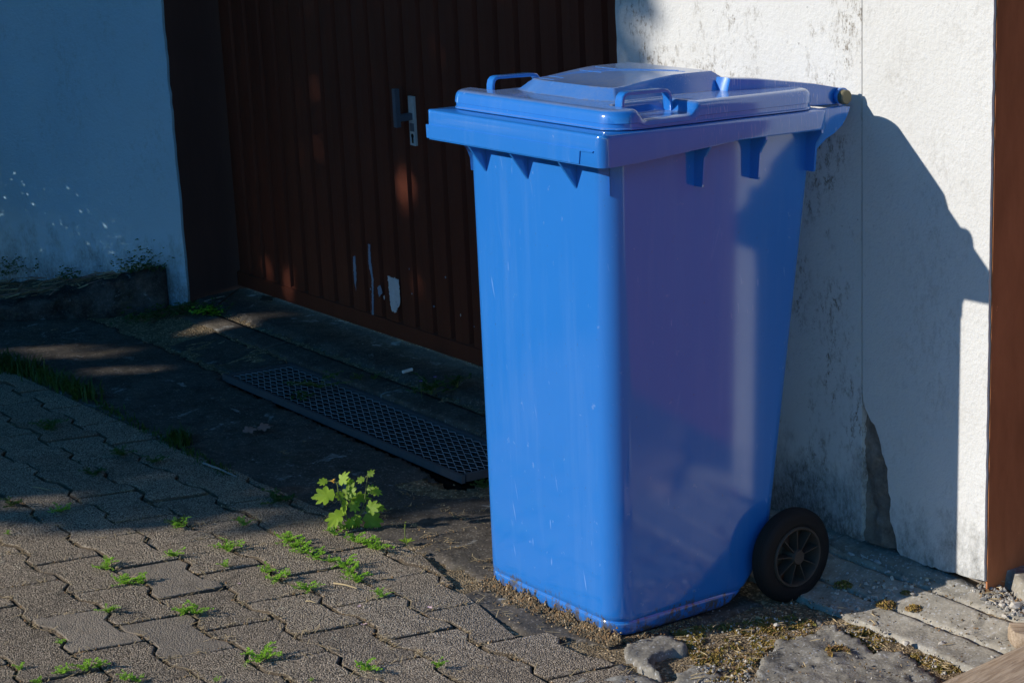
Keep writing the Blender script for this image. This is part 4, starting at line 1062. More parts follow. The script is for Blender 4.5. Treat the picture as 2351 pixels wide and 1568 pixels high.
# debris in the paver joints
rr = random.Random(11); mb = MB()
nj = 0
for j in range(-12, 12):
    for i in range(-14, 4):
        off_ = PO + PA * (i + (0.5 if j % 2 else 0) - 0.5) + PB * (j + .5)
        if not (-1.6 < off_[0] < .15 and -.35 < off_[1] < 1.1): continue
        for q in range(90):
            if rr.random() < .62: u = rr.uniform(-.5, .5); L_ = off_ + ua * (u * LA) + ub * (-LB / 2 + (.0105 if abs(u) < .25 else -.0105))
            else: u = rr.uniform(-.5, .5); L_ = off_ + ua * (-LA / 2) + ub * (u * LB)
            if fbm(L_[0] * 11, L_[1] * 11, 6) < rr.uniform(-.45, .2): continue
            x, y = L_ + np.array([rr.gauss(0, .0045), rr.gauss(0, .0045)]); z = zg(x, y) + rr.uniform(-.004, .004)
            a = rr.uniform(0, 6.28); ca, sa = math.cos(a), math.sin(a); s_ = rr.uniform(.0018, .0048)
            if rr.random() < .25:
                L2 = rr.uniform(.006, .016); e = np.array([ca, sa, rr.uniform(-.1, .2)]); nn = np.array([-sa, ca, 0]) * .0007; c0 = np.array([x, y, z + .003])
                mb.add([c0 - e * L2 - nn, c0 - e * L2 + nn, c0 + e * L2 + nn, c0 + e * L2 - nn], [(0, 1, 2, 3)], 0)
            else: crumb((x, y, z), s_ * .8, rr.choice((1, 2, 2, 2)))
            nj += 1
stuff(mb.build('joint_debris', [M['straw'], M['brown_bits'], M['soil']], fix=False), 'straw and dry soil caught in the paver joints')

# ---- single stones near the pier
def stone(px, py, w, lab, mat='stone', h=.004, flatn=.6, seed=0, grp=None):
    p = U(px, py, h); sc_ = np.linalg.norm(p - CAM_POS) / F2351; r = w * sc_ / 2
    bm = bmesh.new(); rr = random.Random(seed + int(px)); pts = []
    for k in range(16):
        a, b_ = rr.uniform(0, 6.28), rr.uniform(-1, 1); q = math.sqrt(1 - b_ * b_); pts.append(bm.verts.new((r * q * math.cos(a) * 1.1, r * q * math.sin(a) * .8, r * b_ * flatn)))
    bmesh.ops.convex_hull(bm, input=pts); me = bpy.data.meshes.new('stone'); bm.to_mesh(me); bm.free()
    o = link('stone', me, M[mat], None, Vector(p) + Vector((0, 0, r * flatn * .55))); o.rotation_euler = (0, 0, rr.uniform(0, 3))
    return tag(o, lab, 'stone', grp)
c6 = lambda X, Y: (1653 + X * .3361, 1041 + Y * .3361)
for X, Y, w_, lab, mt in [(1270, 1305, 23, 'pale pink stone with a sharp shadow at the end of the moss channel', 'stone'),
    (2025, 1050, 36, 'largest pale stone beside the short plank', 'stone'), (1930, 1040, 18, 'rounded pale stone left of the largest stone by the plank', 'stone'), (1945, 1115, 16, 'small pinkish stone touching the short plank', 'stone'), (1800, 1000, 16, 'brownish stone in the grit below the pier corner', 'stone_grey'),
    (1515, 1305, 18, 'flat white stone chip alone on the gutter stone', 'stone'), (1460, 1330, 8, 'tiny pebble beside the flat white chip on the gutter stone', 'stone'), (1130, 1228, 12, 'small round pebble at the upper end of the moss channel', 'stone'),
    (1315, 970, 16, 'brownish pebble on the shadow edge below the pier', 'stone_grey'), (1083, 884, 8, 'square white chip in the bin shadow on the gutter', 'stone'), (1025, 948, 12, 'long white chip in the bin shadow near the moss', 'stone'), (1145, 812, 13, 'pale oval pebble in the shade at the foot of the pier', 'rubble'),
    (870, 820, 9, 'small grey chip in the shade right of the wheel', 'rubble'), (385, 1175, 14, 'white chip at the upper edge of the moss below the bin', 'stone'), (375, 1130, 8, 'smallest white chip in shade below the wheel', 'stone'), (1430, 890, 8, 'small blue grey chip in shade near the mortar fillet', 'rubble'), (1860, 1390, 9, 'pale chip beside the weathered plank', 'stone'), (1985, 1365, 10, 'dark crusty pebble beside the weathered plank', 'stone_grey')]:
    x, y = c6(X, Y); stone(x, y, w_, lab, mt, .004, .6)
for X, Y, w_, lab in [(960, 650, 30, 'topmost plaster fragment fallen at the broken wall corner'), (1010, 700, 44, 'longest plaster fragment lying under the broken wall corner'), (1095, 745, 34, 'lumpy plaster fragment at the right end of the fallen pieces'), (900, 690, 22, 'leftmost plaster fragment fallen beside the wheel'), (1050, 725, 20, 'middle plaster fragment leaning on the lumpy one'), (800, 610, 20, 'thin plaster flake in deep shade behind the wheel')]:
    x, y = c6(X, Y); stone(x, y, w_, lab, 'rubble', .0, .35, 5)
def mosstuft(px, py, w, lab, mats=('moss', 'brown_bits')):
    p = U(px, py, .004); r = w * np.linalg.norm(p - CAM_POS) / F2351 / 2; rr = random.Random(int(px)); mb = MB()
    for k in range(260):
        a = rr.uniform(0, 6.28); q = r * math.sqrt(rr.random()); h = .55 * r * (1 - (q / r) ** 2); b_ = np.array([q * math.cos(a), q * math.sin(a) * .9, rr.random() * h])
        d = np.array([rr.gauss(0, 1), rr.gauss(0, 1), rr.uniform(.2, 1.6)]); d *= .22 * r / np.linalg.norm(d); n = np.cross(d, [rr.random(), rr.random(), .3]); n *= .12 * r / (np.linalg.norm(n) + 1e-9)
        mb.add([b_ - n, b_ + n, b_ + d], [(0, 1, 2)], rr.choice((0, 0, 1)))
    o = mb.build('moss_tuft', [M[m_] for m_ in mats], None, Vector(p), fix=False); return tag(o, lab, 'moss', 'moss tufts on the gutter stones')
mosstuft(2034, 1390, 48, 'brown moss tuft on the edge of the bin shadow'); mosstuft(2098, 1398, 40, 'rounder golden moss tuft in full sun on the gutter joint'); mosstuft(1935, 1345, 46, 'dark moss tuft in the shade right of the wheel', ('moss_green', 'brown_bits')); mosstuft(2080, 1362, 26, 'small dark moss tuft under the pier shadow edge', ('moss_green', 'brown_bits'))

# ------------------------------------------------------------------ plants
def leaf_quad(mb, base, d, n, L_, w, mi=0, fold=.25):
    d = d / np.linalg.norm(d); s_ = np.cross(d, n); s_ /= (np.linalg.norm(s_) + 1e-9); n = np.cross(s_, d)
    m_ = base + d * L_ * .5
    mb.add([base, m_ - s_ * w + n * w * fold, base + d * L_ - n * L_ * .12, m_ + s_ * w + n * w * fold, m_ - n * 0], [(0, 4, 1), (1, 4, 2), (0, 3, 4), (3, 2, 4)], mi)
def weed_mesh(seed, ns, R, H, leafL, mats):
    rr = random.Random(seed); mb = MB()
    for k in range(ns):
        a = rr.uniform(0, 6.28); ln = R * rr.uniform(.35, 1.0); hh = H * rr.uniform(.3, 1.0); pts = []
        for q in range(6):
            u = q / 5; pts.append(np.array([math.cos(a) * ln * u + .006 * math.sin(u * 7 + k), math.sin(a) * ln * u + .006 * math.cos(u * 6 + k), hh * (u ** .7) * (1.15 - .25 * u)]))
        mb.tube(pts, [.0009, .0008, .0007, .0006, .0005, .0004], 4, 1)
        for q in range(1, 26):
            u = q / 25; i = min(4, int(u * 5)); b_ = pts[i] + (pts[i + 1] - pts[i]) * (u * 5 - i)
            for sgn in (1, -1):
                if rr.random() < .15: continue
                aa = a + sgn * rr.uniform(.5, 1.5); d = np.array([math.cos(aa), math.sin(aa), rr.uniform(-.1, .9)])
                leaf_quad(mb, b_, d, np.array([rr.gauss(0, .3), rr.gauss(0, .3), 1]), leafL * rr.uniform(.6, 1.25), leafL * rr.uniform(.2, .3), 0)
    me = mesh('knotgrass', mb.v, mb.f, mb.m)
    for m_ in mats: me.materials.append(M[m_])
    return me
W_ = [weed_mesh(k, 9 + 2 * (k % 3), .05, .026, .0068, ('leaf', 'stem')) for k in range(5)]
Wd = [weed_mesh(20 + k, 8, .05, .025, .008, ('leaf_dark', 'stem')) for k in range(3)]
def weed(px, py, w, lab, dark=False, stretch=None, k=[0]):
    p = U(px, py, .003); sc_ = w * np.linalg.norm(p - CAM_POS) / F2351 / .054; k[0] += 1; rr = random.Random(k[0])
    o = link('knotgrass', (Wd if dark else W_)[k[0] % (3 if dark else 5)], None, None, Vector(p)); o.rotation_euler = (0, 0, rr.uniform(0, 6.28)); hs = min(1.5, max(.75, .9 / sc_ ** .5)); o.scale = (sc_, sc_, sc_ * hs)
    return tag(o, lab, 'weed', 'weeds in the paver joints')
q0 = lambda X, Y: (X * .25, 1194 + Y * .25); q9 = lambda X, Y: (551 + X * .25, 1194 + Y * .25)
for (X, Y, w_, lab) in [(970, 445, 42, 'bushy knotgrass tuft at the left corner of the upper smooth paver'), (1160, 580, 40, 'flat knotgrass tuft left of the long one on the upper smooth paver'), (1290, 570, 40, 'long knotgrass tuft on the near edge of the upper smooth paver'),
    (1690, 850, 42, 'knotgrass tuft above the middle smooth paver'), (1810, 855, 42, 'darker knotgrass tuft at the right corner of the middle smooth paver'), (1000, 840, 34, 'small knotgrass tuft between the two lower smooth pavers'), (570, 1400, 30, 'round knotgrass tuft near the bottom left'), (780, 1370, 40, 'upright knotgrass tuft at the lower left smooth paver'), (905, 1345, 34, 'yellowish knotgrass tuft right of the upright one'),
    (1150, 1465, 30, 'knotgrass tuft cut by the bottom edge with bare stems'), (1260, 1475, 28, 'sparse knotgrass sprigs at the bottom edge'), (2090, 265, 46, 'spiky knotgrass tuft below the shade edge'), (2070, 425, 24, 'tiny knotgrass sprig left of the straight joint'), (1600, 330, 34, 'thin knotgrass line above the upper smooth paver'), (1650, 60, 40, 'dull knotgrass sprig on the shadow edge'), (2250, 40, 30, 'light knotgrass sprig at the dappled shadow edge'), (550, 1130, 16, 'tiny sprig left of the lower left smooth paver'), (185, 1370, 24, 'pale yellow sprig near the left edge'), (345, 1495, 20, 'cut off sprig at the bottom left edge'), (1995, 1475, 16, 'little sprig at the bottom edge joint'), (70, 128, 12, 'lone tiny sprig at the left edge')]:
    weed(*q0(X, Y), w_, lab)
for (X, Y, w_, lab) in [(460, 190, 42, 'upper end of the long weed row below the leafy plant'), (500, 250, 44, 'thick tuft in the middle of the upper weed row'), (600, 300, 44, 'low tuft in the upper weed row'), (700, 345, 40, 'tuft at the lower end of the upper weed row'), (830, 385, 30, 'thin tuft linking the two weed rows'), (960, 420, 40, 'upright tuft at the top of the second weed row'), (1010, 490, 44, 'dense tuft in the second weed row'), (1075, 560, 44, 'tuft at the lower end of the second weed row'),
    (250, 480, 36, 'upper tuft of the short slanting row'), (330, 555, 40, 'lower tuft of the short slanting row'), (625, 635, 40, 'dark green knotgrass tuft alone between two rows'), (1060, 190, 46, 'wide tuft left of the thick one under the leafy plant'), (1150, 220, 40, 'middle tuft under the leafy plant'), (1260, 265, 52, 'widest tuft right below the leafy plant'), (1310, 700, 30, 'tuft in straw next to the grey joint'), (185, 1280, 58, 'large knotgrass tuft near the bottom centre'), (1165, 1370, 52, 'tall branched knotgrass tuft near the bottom edge'), (1830, 1340, 28, 'small tuft near the bottom of the pavers'), (440, 505, 18, 'sprig right of the short slanting row'), (880, 130, 30, 'sprig at the foot of the leafy plant'), (960, 75, 34, 'loose tuft under the leaves of the leafy plant'), (655, 1475, 12, 'tiny sprig on the bottom edge')]:
    weed(*q9(X, Y), w_, lab)
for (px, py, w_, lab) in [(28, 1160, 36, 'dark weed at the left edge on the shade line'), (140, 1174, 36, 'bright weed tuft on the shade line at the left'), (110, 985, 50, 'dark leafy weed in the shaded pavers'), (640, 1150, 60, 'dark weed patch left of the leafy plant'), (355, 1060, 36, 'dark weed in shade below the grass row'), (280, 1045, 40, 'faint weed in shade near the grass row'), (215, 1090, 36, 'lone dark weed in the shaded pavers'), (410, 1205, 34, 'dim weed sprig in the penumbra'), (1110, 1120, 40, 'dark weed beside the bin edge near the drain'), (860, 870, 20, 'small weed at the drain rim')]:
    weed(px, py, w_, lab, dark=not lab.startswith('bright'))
# grass along the edge of the paving
def tuft(name, pts, n, H, lab, spread, seed, kind=None, mat='grass'):
    rr = random.Random(seed); mb = MB(); o0 = Vector(U(*pts[0]))
    for k in range(n):
        u = rr.random() * (len(pts) - 1); i = min(int(u), len(pts) - 2); q = u - i; p = U(*pts[i]) * (1 - q) + U(*pts[i + 1]) * q
        p = p + np.array([rr.gauss(0, spread), rr.gauss(0, spread), -.003]) - np.array(o0)
        a = rr.uniform(0, 6.28); h = H * rr.uniform(.35, 1.0); ln = h * rr.uniform(.2, .7); w_ = rr.uniform(.0012, .0026); s_ = np.array([-math.sin(a), math.cos(a), 0]) * w_
        c = [p + np.array([math.cos(a) * ln * t * t, math.sin(a) * ln * t * t, h * (t - .22 * t * t)]) for t in (0, .4, .75, 1)]
        mb.add([c[0] - s_, c[0] + s_, c[1] - s_ * .9, c[1] + s_ * .9, c[2] - s_ * .6, c[2] + s_ * .6, c[3]], [(0, 1, 3, 2), (2, 3, 5, 4), (4, 5, 6)])
    o = mb.build(name, M[mat], None, o0, fix=False)
    return stuff(o, lab) if kind else tag(o, lab, 'grass tuft')
tuft('grass_tuft', [(-40, 838), (20, 850), (75, 862)], 520, .085, 'largest dark grass tuft at the left edge', .022, 1)
tuft('grass_tuft', [(85, 868), (150, 893), (215, 918)], 420, .075, 'long seeding grass tuft along the edge of the paving', .018, 2)
tuft('grass_tuft', [(398, 1010), (425, 1022)], 200, .065, 'spiky grass tuft at the concrete edge', .012, 3)
tuft('grass', [(215, 918), (330, 985), (450, 1045), (540, 1100)], 420, .022, 'sparse grass along the concrete edge', .012, 4, 'stuff')
tuft('grass', [(-40, 600), (120, 610), (250, 605), (340, 592)], 260, .03, 'weeds along the top of the raised bed', .03, 5, 'stuff')
# creeping leaves by the jamb and over the bed corner
def creeper(name, pts, n, R, lab, seed, h=.02, mat='leaf_dark'):
    rr = random.Random(seed); mb = MB(); o0 = Vector(U(*pts[0]))
    for k in range(n):
        u = rr.random() * (len(pts) - 1); i = min(int(u), len(pts) - 2); q = u - i; p = U(*pts[i]) * (1 - q) + U(*pts[i + 1]) * q
        p = p + np.array([rr.gauss(0, R), rr.gauss(0, R * 1.3), rr.random() ** 1.5 * h]) - np.array(o0)
        for m_ in range(3):
            a = rr.uniform(0, 6.28); leaf_quad(mb, p, np.array([math.cos(a), math.sin(a), rr.uniform(-.1, .4)]), np.array([rr.gauss(0, .3), rr.gauss(0, .3), 1]), rr.uniform(.008, .016), rr.uniform(.004, .007))
    o = mb.build(name, M[mat], None, o0, fix=False); return stuff(o, lab)
creeper('creeping_plant', [(300, 735), (370, 722), (440, 708), (500, 712)], 230, .03, 'low creeping plant at the foot of the white wall corner', 1)
creeper('creeping_plant', [(450, 720), (500, 718)], 60, .02, 'brighter creeping leaves in front of the dark jamb', 4, .02, 'leaf')
o_ = creeper('bed_plant', [(0, 0), (1, 1)], 1, .01, 'x', 2); bpy.data.objects.remove(o_)
def bedplant(px, py, n, R, H, lab, seed):
    p = UP(px, py, C0 - NL * .07, NL); rr = random.Random(seed); mb = MB()
    for k in range(n):
        q = np.array([rr.gauss(0, R), rr.gauss(0, R * .4), abs(rr.gauss(0, H))])
        for m_ in range(3):
            a = rr.uniform(0, 6.28); leaf_quad(mb, q, np.array([math.cos(a), math.sin(a), rr.uniform(-.1, .5)]), np.array([rr.gauss(0, .3), rr.gauss(0, .3), 1]), rr.uniform(.007, .014), rr.uniform(.003, .005))
    return stuff(mb.build('bed_plant', M['leaf_dark'], None, Vector(p), fix=False), lab)
bedplant(325, 622, 190, .045, .035, 'mossy plant on the corner of the raised bed', 3); bedplant(15, 630, 110, .05, .03, 'dark plant at the left end of the raised bed', 5); bedplant(155, 640, 50, .02, .02, 'small plant in the middle of the raised bed', 6)
# leafy things around the drain
def herb(px, py, n, R, H, lab, seed, h0=.004, LL=.02, mat='leaf_dark'):
    p = U(px, py, h0); rr = random.Random(seed); mb = MB()
    for k in range(n):
        a = rr.uniform(0, 6.28); r = R * rr.uniform(.2, 1); tip = np.array([math.cos(a) * r, math.sin(a) * r, H * rr.uniform(.3, 1)])
        mb.tube([np.zeros(3), tip * np.array([.4, .4, .75]), tip], .0007, 4, 1)
        for m_ in range(6):
            u = .5 + .5 * m_ / 5; b_ = tip * np.array([u, u, u ** .6]); a2 = rr.uniform(0, 6.28)
            leaf_quad(mb, b_, np.array([math.cos(a2), math.sin(a2), rr.uniform(-.2, .5)]), np.array([0, 0, 1.]), LL * rr.uniform(.5, 1), LL * .25)
    return tag(mb.build('herb', [M[mat], M['stem']], None, Vector(p), fix=False), lab, 'weed')
herb(735, 890, 14, .10, .035, 'ferny weed sprawling over the drain grate', 1, .006); herb(690, 915, 6, .05, .02, 'small ferny weed in the middle of the grate', 7, .006)
herb(990, 905, 16, .075, .05, 'dark weed with violet flowers behind the drain', 2, .004, .022); herb(1050, 890, 8, .05, .04, 'dark weed against the bin behind the drain', 3, .004); herb(828, 872, 6, .03, .025, 'small weed on the far rim of the grate', 4, .006, .014)
def flower(px, py, lab, seed):
    p = U(px, py, .055); rr = random.Random(seed); mb = MB()
    for k in range(5):
        a = 6.28 * k / 5; leaf_quad(mb, np.zeros(3), np.array([math.cos(a), math.sin(a), .3]), np.array([0, 0, 1.]), .007, .0025)
    mb.tube([np.array([0, 0, -.05]), np.zeros(3)], .0006, 4, 1)
    return tag(mb.build('violet_flower', [M['petal'], M['stem']], None, Vector(p), fix=False), lab, 'flower', 'violet flowers by the drain')
flower(966, 876, 'left violet flower behind the drain', 1); flower(999, 866, 'right violet flower behind the drain', 2)

# the bright leafy plant
plant = empty('leafy_plant', Vector(U(805, 1212))); tag(plant, 'bright green leafy plant with lobed leaves at the paving edge', 'plant')
po = np.array(plant.location); vd = po - CAM_POS; vd[2] = 0; vd /= np.linalg.norm(vd)
ql = lambda X, Y: (490 + X * .2865, 796 + Y * .2865)
def lobed(size, d, n, rr):
    d = d / np.linalg.norm(d); s_ = np.cross(d, n); s_ /= np.linalg.norm(s_); n = np.cross(s_, d)
    rim_ = []
    lob = [(-2.35, .55), (-1.95, .36), (-1.45, .72), (-1.0, .50), (-.62, .86), (-.36, .58), (-.16, .82), (0, 1.02), (.16, .82), (.36, .58), (.62, .86), (1.0, .50), (1.45, .72), (1.95, .36), (2.35, .55)]
    fine_ = []
    for (a, r), (a2, r2) in zip(lob[:-1], lob[1:]):
        for k in range(3): t = k / 3; fine_.append((a + (a2 - a) * t, (r + (r2 - r) * t) * (1 + (.06 if k == 1 else -.04))))
    fine_.append(lob[-1])
    c = d * size * .08; v = [c * 0, c]
    for a, r in fine_:
        rr_ = r * size * .62; z = .16 * size * math.sin(a * 3.2) * r * .35 - .22 * size * r * r * .6 + .10 * size * abs(math.sin(a)) * r
        v.append(d * (rr_ * math.cos(a) + size * .3) + s_ * rr_ * math.sin(a) + n * z)
    v[1] = d * size * .3
    f_ = [(1, i, i + 1) for i in range(2, len(v) - 1)] + [(0, 2, 1), (0, 1, len(v) - 1)]
    return v, f_
rr = random.Random(21); stem = MB()
tips = {}
hub_pts = {'a': ql(1055, 1330), 'b': ql(1010, 1215), 'c': ql(990, 1090), 'd': ql(1180, 1340), 'e': ql(1222, 1130), 'f': ql(1235, 1040)}
def P3(px, py, dep=0.0):
    p = UP(px, py, po + vd * dep, vd); return p - po
hp = {k: P3(*v_) for k, v_ in hub_pts.items()}
root = np.zeros(3); root[2] = -.005
stem.tube([root, hp['a'] * .55, hp['a'], hp['b'], hp['c']], [.0022, .002, .0017, .0014, .001], 6); stem.tube([root, hp['d'], (hp['d'] + hp['e']) / 2 + np.array([.003, 0, 0]), hp['e'], hp['f']], [.0018, .0015, .0012, .001, .0008], 6)
for i, (X, Y, sz, hub_, dx, dy) in enumerate([(905, 1190, 125, 'b', -1, .1), (885, 1080, 55, 'c', -1, .1), (1035, 1065, 85, 'c', .6, -1), (1080, 1085, 60, 'c', 1, -.3), (1090, 1175, 100, 'a', .3, -1), (1160, 1215, 110, 'a', 1, -.2), (1050, 1270, 90, 'a', -.2, .8), (985, 1360, 120, 'a', -1, .9), (1010, 1185, 60, 'b', .4, .7), (1120, 1275, 70, 'a', .9, .6), (1255, 1145, 60, 'e', .7, -.5), (1300, 1160, 60, 'e', 1, .3), (1262, 1290, 90, 'd', .8, -.4), (1320, 1285, 70, 'd', 1, .2), (1265, 1385, 120, 'd', .7, .7), (1150, 1385, 80, 'd', -.3, .8), (1100, 1410, 70, 'd', -.8, .6), (1185, 1065, 50, 'f', -1, .3), (1255, 1020, 50, 'f', .6, -.7)]):
    px, py = ql(X, Y); size = sz * .2865 * np.linalg.norm(po - CAM_POS) / F2351 * 1.7
    cdep = rr.uniform(-.02, .02); c = P3(px, py, cdep)
    d = CR * dx - CU * dy; d = d / np.linalg.norm(d) + vd * rr.uniform(-.5, .3)
    n = np.array([-.45, -.55, .75]) + np.array([rr.gauss(0, .22), rr.gauss(0, .22), rr.gauss(0, .15)])
    n -= d * (n @ d) / (d @ d)
    v_, f_ = lobed(size, d, n, rr); dd = d / np.linalg.norm(d)
    base = c - dd * size * .32
    o = link('leaf', mesh('leaf', [p + base for p in v_], f_), M['leaf_big'], plant, smooth=True)
    stem.tube([hp[hub_], (hp[hub_] + base) / 2 + np.array([0, 0, .004]), base], [.0009, .0008, .0007], 5)
stem.build('stem', M['stem'], plant)
mb = MB(); fb = P3(*ql(950, 1075))
for k in range(9):
    a = rr.uniform(0, 6.28); leaf_quad(mb, fb, np.array([math.cos(a), math.sin(a), rr.uniform(-.3, .9)]), np.array([0, 0, 1.]), .010, .0022)
mb.build('flower_bud', M['yellow'], plant, fix=False)
# the small hairy seedling beside it
sd = empty('seedling', Vector(U(935, 1250))); tag(sd, 'pale seedling with broad leaves at the crack beside the concrete', 'plant'); mb = MB()
so = np.array(sd.location)
mb.tube([np.zeros(3), np.array([-.004, 0, .025]), np.array([-.002, 0, .05])], .0013, 6); mb.build('stem', M['stem'], sd)
for k in range(7):
    mb = MB(); a = .9 * k; leaf_quad(mb, np.array([-.002, 0, .004 + .008 * k if k > 3 else .003]), np.array([math.cos(a), math.sin(a), .5 if k < 4 else 1.0]), np.array([0, 0, 1.]), .022 if k < 4 else .010, .006 if k < 4 else .003); mb.build('leaf', M['leaf_big'], sd, fix=False)

# ------------------------------------------------------------------ small litter
def twig(a, b_, r, lab, mat='straw', h=.006):
    A_, B_ = U(*a, h), U(*b_, h); mb = MB(); m_ = (A_ + B_) / 2 + np.array([0, 0, .002]); mb.tube([A_ - A_, m_ - A_, B_ - A_], [r, r * .9, r * .6], 5)
    return tag(mb.build('twig', M[mat], None, Vector(A_)), lab, 'twig')
twig((467, 1063), (543, 1094), .0032, 'straight grey twig lying on the shaded concrete edge', 'stone_grey'); twig((766, 1338), (820, 1350), .0022, 'dry curved stalk below the second weed row'); twig((702, 1379), (724, 1383), .0014, 'short straw on the pavers right of centre')
twig((1010, 785), (1045, 792), .0018, 'dry stalk on the shaded door sill'); twig((500, 700), (560, 655), .003, 'dry stick leaning in the dark corner by the jamb', 'bark', .02); twig((470, 692), (515, 680), .002, 'thin stick on the ground before the dark jamb', 'stone_grey', .01); twig((75, 1117), (120, 1127), .0012, 'pale straw in the shaded pavers')
mb = MB(); A_, B_ = U(925, 854, .008), U(946, 848, .008); mb.tube([A_ - A_, (B_ - A_)], .005, 10); tag(mb.build('paper_roll', M['paper'], None, Vector(A_)), 'little white paper roll lying on the shaded sill', 'paper')
for (px, py, lab, seed) in ((590, 985, 'right one of two dry leaves on the shaded concrete', 1), (558, 992, 'left one of two dry leaves on the shaded concrete', 2), (600, 690, 'dark curled leaf heap under the door rail', 3)):
    rr = random.Random(seed); v_, f_ = lobed(.05 if seed < 3 else .07, np.array([1, .3 * seed, .2]), np.array([-.2, -.3, 1.]), rr)
    o = link('dead_leaf', mesh('dead_leaf', v_, f_), M['dead_leaf' if seed < 3 else 'bark'], None, Vector(U(px, py, .012)), True); tag(o, lab, 'dead leaf')
for (px, py, lab) in ((827, 1392, 'pink petal on the pavers beside a joint'), (835, 1432, 'pink petal standing in a paver joint'), (986, 1395, 'pale petal in the hollow below the crack'), (553, 1340, 'whitish petal on the pavers right of the smooth one')):
    mb = MB(); rr = random.Random(int(px))
    for k in range(3): a = rr.uniform(0, 6.28); leaf_quad(mb, np.zeros(3), np.array([math.cos(a), math.sin(a), .3]), np.array([0, 0, 1.]), .008, .003)
    tag(mb.build('petal', M['petal_pink'], None, Vector(U(px, py, .006)), fix=False), lab, 'petal')

# ------------------------------------------------------------------ unseen trees added to block the low sky
def sky_block_tree(x, y, r, h, lab, seed):
    z0 = zfar(x, y); t = empty('sky_blocking_tree', (x, y, z0)); tag(t, lab, 'tree', 'unseen trees added to block low sky')
    bm = bmesh.new(); bmesh.ops.create_icosphere(bm, subdivisions=4, radius=1); o3 = Vector((seed * 3.1, 0, 0))
    for v_ in bm.verts:
        k = 1 + .35 * noise.noise(v_.co * 1.6 + o3) + .22 * noise.noise(v_.co * 5 + o3) + .12 * noise.noise(v_.co * 13 + o3); v_.co = Vector((v_.co.x * r * k, v_.co.y * r * k, h * .56 + v_.co.z * h * .46 * k))
    me = bpy.data.meshes.new('crown'); bm.to_mesh(me); bm.free(); link('crown', me, M['hedge'], t)  # crown of the added sky-blocking tree
    mb = MB(); mb.tube([(0, 0, -.3), (0, 0, h * .5)], .2, 8); mb.build('trunk', M['bark'], t)  # trunk of the added sky-blocking tree
for i, (x, y, r, h) in enumerate([(-15, -2, 2.6, 4.6), (-16, 3, 3, 4.8), (-15, -7, 3, 4.8), (-13, -12, 3.2, 5.6), (-9, -15, 3.2, 5.0), (14, -13, 3.4, 6.5), (18, -2, 3, 6), (-16, 8, 3.2, 6)]):
    sky_block_tree(x, y, r, h, ['unseen low tree added to block sky in line with the paving', 'unseen low tree added to block sky in line with the garage door', 'unseen low tree added to block sky on the left', 'unseen taller tree added to block sky at the far left corner', 'unseen low tree added to block sky at the back', 'unseen tallest tree added to block sky at the far right corner', 'unseen tree added to block sky right of the next garage', 'unseen tree added to block sky past the end of the hedge'][i], i + 1)
# ------------------------------------------------------------------ the tall hedge left of the drive, whose shade lies over the garage
rr = random.Random(99); mb = MB()
ca, sa, te = math.cos(SUN_AZ), math.sin(SUN_AZ), math.tan(SUN_EL)
def q_edge(p):
    K = [(-3, 1.9), (-.9, 1.5), (-.48, 1.2), (-.23, 1.07), (-.05, 1.03), (.5, 1.0), (.9, 1.05), (1.15, 1.12), (1.45, 1.10), (2.2, 1.2), (3.5, 1.6), (5, 3)]
    for (a, b_), (c, d) in zip(K[:-1], K[1:]):
        if a <= p <= c: return b_ + (d - b_) * (p - a) / (c - a)
    return 4
nl = 0
while nl < 75000:
    w = rr.uniform(-10.0, -6.4); p = rr.uniform(-2.0, 3.2); q = rr.uniform(.6, 7.0); z = p - te * w
    e = q_edge(p) + .16 * fbm(p * 1.8, w * 1.2, 2) + .05 * fbm(p * 7, w * 5, 3)
    if q < e - .05: continue
    if z < .1 or z > 7.2: continue
    dens = min(1, (q - e + .05) / .16)
    if rr.random() > dens: continue
    x, y = w * ca - q * sa, w * sa + q * ca
    d = np.array([rr.gauss(0, 1), rr.gauss(0, 1), rr.gauss(0, 1)]); n = np.array([rr.gauss(0, 1), rr.gauss(0, 1), rr.gauss(0, 1)])
    leaf_quad(mb, np.array([x, y, z]), d, n, rr.uniform(.10, .17), rr.uniform(.03, .05)); nl += 1
HOLES = []
for px, py in ((45, 525), (160, 500), (72, 465)):
    HOLES.append((UP(px, py, C0, NL), .10))
for px, py in ((630, 645), (664, 655), (928, 440)): HOLES.append((UP(px, py, FN * DS, FN), .012))
for px, py in ((130, 800), (225, 812), (270, 850), (560, 735), (480, 745), (60, 1160)): HOLES.append((U(px, py), .02))
HQ = [(-p_[0] * sa + p_[1] * ca, p_[2] + te * (p_[0] * ca + p_[1] * sa), r_) for p_, r_ in HOLES]
V_ = np.array(mb.v).reshape(-1, 5, 3); cen = V_.mean(1)
qv, pv = -cen[:, 0] * sa + cen[:, 1] * ca, cen[:, 2] + te * (cen[:, 0] * ca + cen[:, 1] * sa)
keep = np.ones(len(cen), bool)
for hq, hp_, hr in HQ: keep &= ((qv - hq) ** 2 + (pv - hp_) ** 2) > (hr + .045) ** 2
mb2 = MB(); mb2.v = V_[keep].reshape(-1, 3).tolist()
mb2.f = [(5 * i + a, 5 * i + b_, 5 * i + c) for i in range(int(keep.sum())) for a, b_, c in ((0, 4, 1), (1, 4, 2), (0, 3, 4), (3, 2, 4))]; mb2.m = [0] * len(mb2.f); mb = mb2
fp_ = UP(64, 103, C0, NL); fq, fpp = -fp_[0] * sa + fp_[1] * ca, fp_[2] + te * (fp_[0] * ca + fp_[1] * sa)
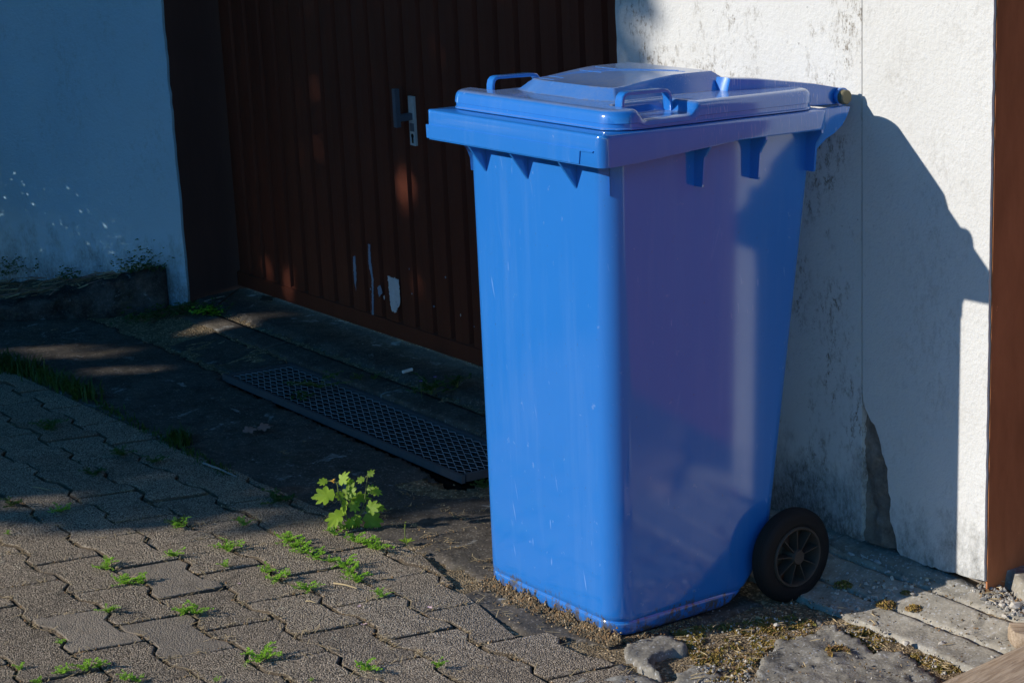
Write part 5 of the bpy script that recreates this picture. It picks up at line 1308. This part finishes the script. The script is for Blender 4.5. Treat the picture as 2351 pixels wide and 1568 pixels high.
for k in range(260):
    w = rr.uniform(-9.5, -7); p = fpp + rr.gauss(0, .16); q = fq + rr.gauss(0, .16); z = p - te * w
    leaf_quad(mb, np.array([w * ca - q * sa, w * sa + q * ca, z]), np.array([rr.gauss(0, 1), rr.gauss(0, 1), rr.gauss(0, 1)]), np.array([rr.gauss(0, 1), rr.gauss(0, 1), rr.gauss(0, 1)]), .15, .045)
sp = MB()  # unseen leaves added to split the sun into flecks on the wall
for px, py in ((45, 525), (160, 500), (72, 465)):
    c_ = UP(px, py, C0, NL)
    for k in range(2000):
        back = rr.uniform(.62, 1.0); lat = rr.uniform(-.24, .24); up_ = rr.uniform(-.26, .26)
        p_ = c_ - SUN_DIR * back + np.array([-sa, ca, 0]) * lat + np.array([0, 0, up_])
        leaf_quad(sp, p_, np.array([rr.gauss(0, 1), rr.gauss(0, 1), rr.gauss(0, 1)]), np.array([rr.gauss(0, 1), rr.gauss(0, 1), rr.gauss(0, 1)]), rr.uniform(.028, .045), rr.uniform(.008, .013))
sh_ = empty('fleck_leaf_screen', (-2.8, 3.3, zg(-2.8, 3.3))); tag(sh_, 'unseen leaf screen added to break sunlight into flecks on the white wall', 'shrub'); sp.v = [(p[0] + 2.8, p[1] - 3.3, p[2] - zg(-2.8, 3.3)) for p in sp.v]; sp.build('fleck_screen_leaves', M['leaf_dark'], sh_, fix=False)
st2 = MB(); st2.tube([(0, 0, -.1), (.02, .02, .3), (0, .05, .7)], [.012, .009, .004], 6); st2.build('stem', M['bark'], sh_)  # stem of the added leaf screen
hg = empty('tall_hedge', (0, 0, 0)); tag(hg, 'tall dense hedge left of the drive shading the garage', 'hedge')
mb.build('crown', M['hedge'], hg, fix=False)
mb = MB()
for q in (1.9, 3.2, 4.5, 5.8):
    x, y = -8.1 * ca - q * sa, -8.1 * sa + q * ca; z0 = zg(max(-4, x), y) - .1
    mb.tube([(x, y, z0), (x + .1, y, 2.0), (x - .05, y + .1, 4.6)], [.11, .08, .04], 8)
mb.build('trunk', M['bark'], hg)
# unseen leaf canopy added overhead to cut sky light on the drive
ct = empty('sky_block_canopy', (-4.6, 5.4, zfar(-4, 5))); tag(ct, 'unseen leaf canopy added to block sky light above the drive', 'tree')
mb = MB(); rr = random.Random(5)
while len(mb.f) < 4 * 15000:
    x, y, z = rr.uniform(-8, 6), rr.uniform(-6, 8), rr.uniform(3.2, 7.5)
    q, p = -x * sa + y * ca, z + te * (x * ca + y * sa)
    if (q < 1.9 and p < 1.8) or ((x + 1.5) / 6.3) ** 2 + ((y - 1.6) / 6.3) ** 2 + ((z - 5.4) / 2.0) ** 2 > 1 + .35 * fbm(x * .7, y * .7, z * .7): continue
    if fbm(x * .9, y * .9, z * .9 + 7) < -.28: continue
    leaf_quad(mb, np.array([x + 4.6, y - 5.4, z]), np.array([rr.gauss(0, 1), rr.gauss(0, 1), rr.gauss(0, .6)]), np.array([rr.gauss(0, 1), rr.gauss(0, 1), 1]), rr.uniform(.16, .28), rr.uniform(.06, .09))
mb.build('crown', M['hedge'], ct, fix=False)  # leaves of the added sky-blocking canopy
mb = MB(); mb.tube([(-.3, 0, -.3), (-.1, 0, 2), (.8, -.4, 3.8), (1.8, -1, 4.6)], [.16, .13, .09, .04], 8); mb.build('trunk', M['bark'], ct)  # trunk of the added sky-blocking canopy
print('pavers', npav, 'joint bits', nj, 'leaves', nl)
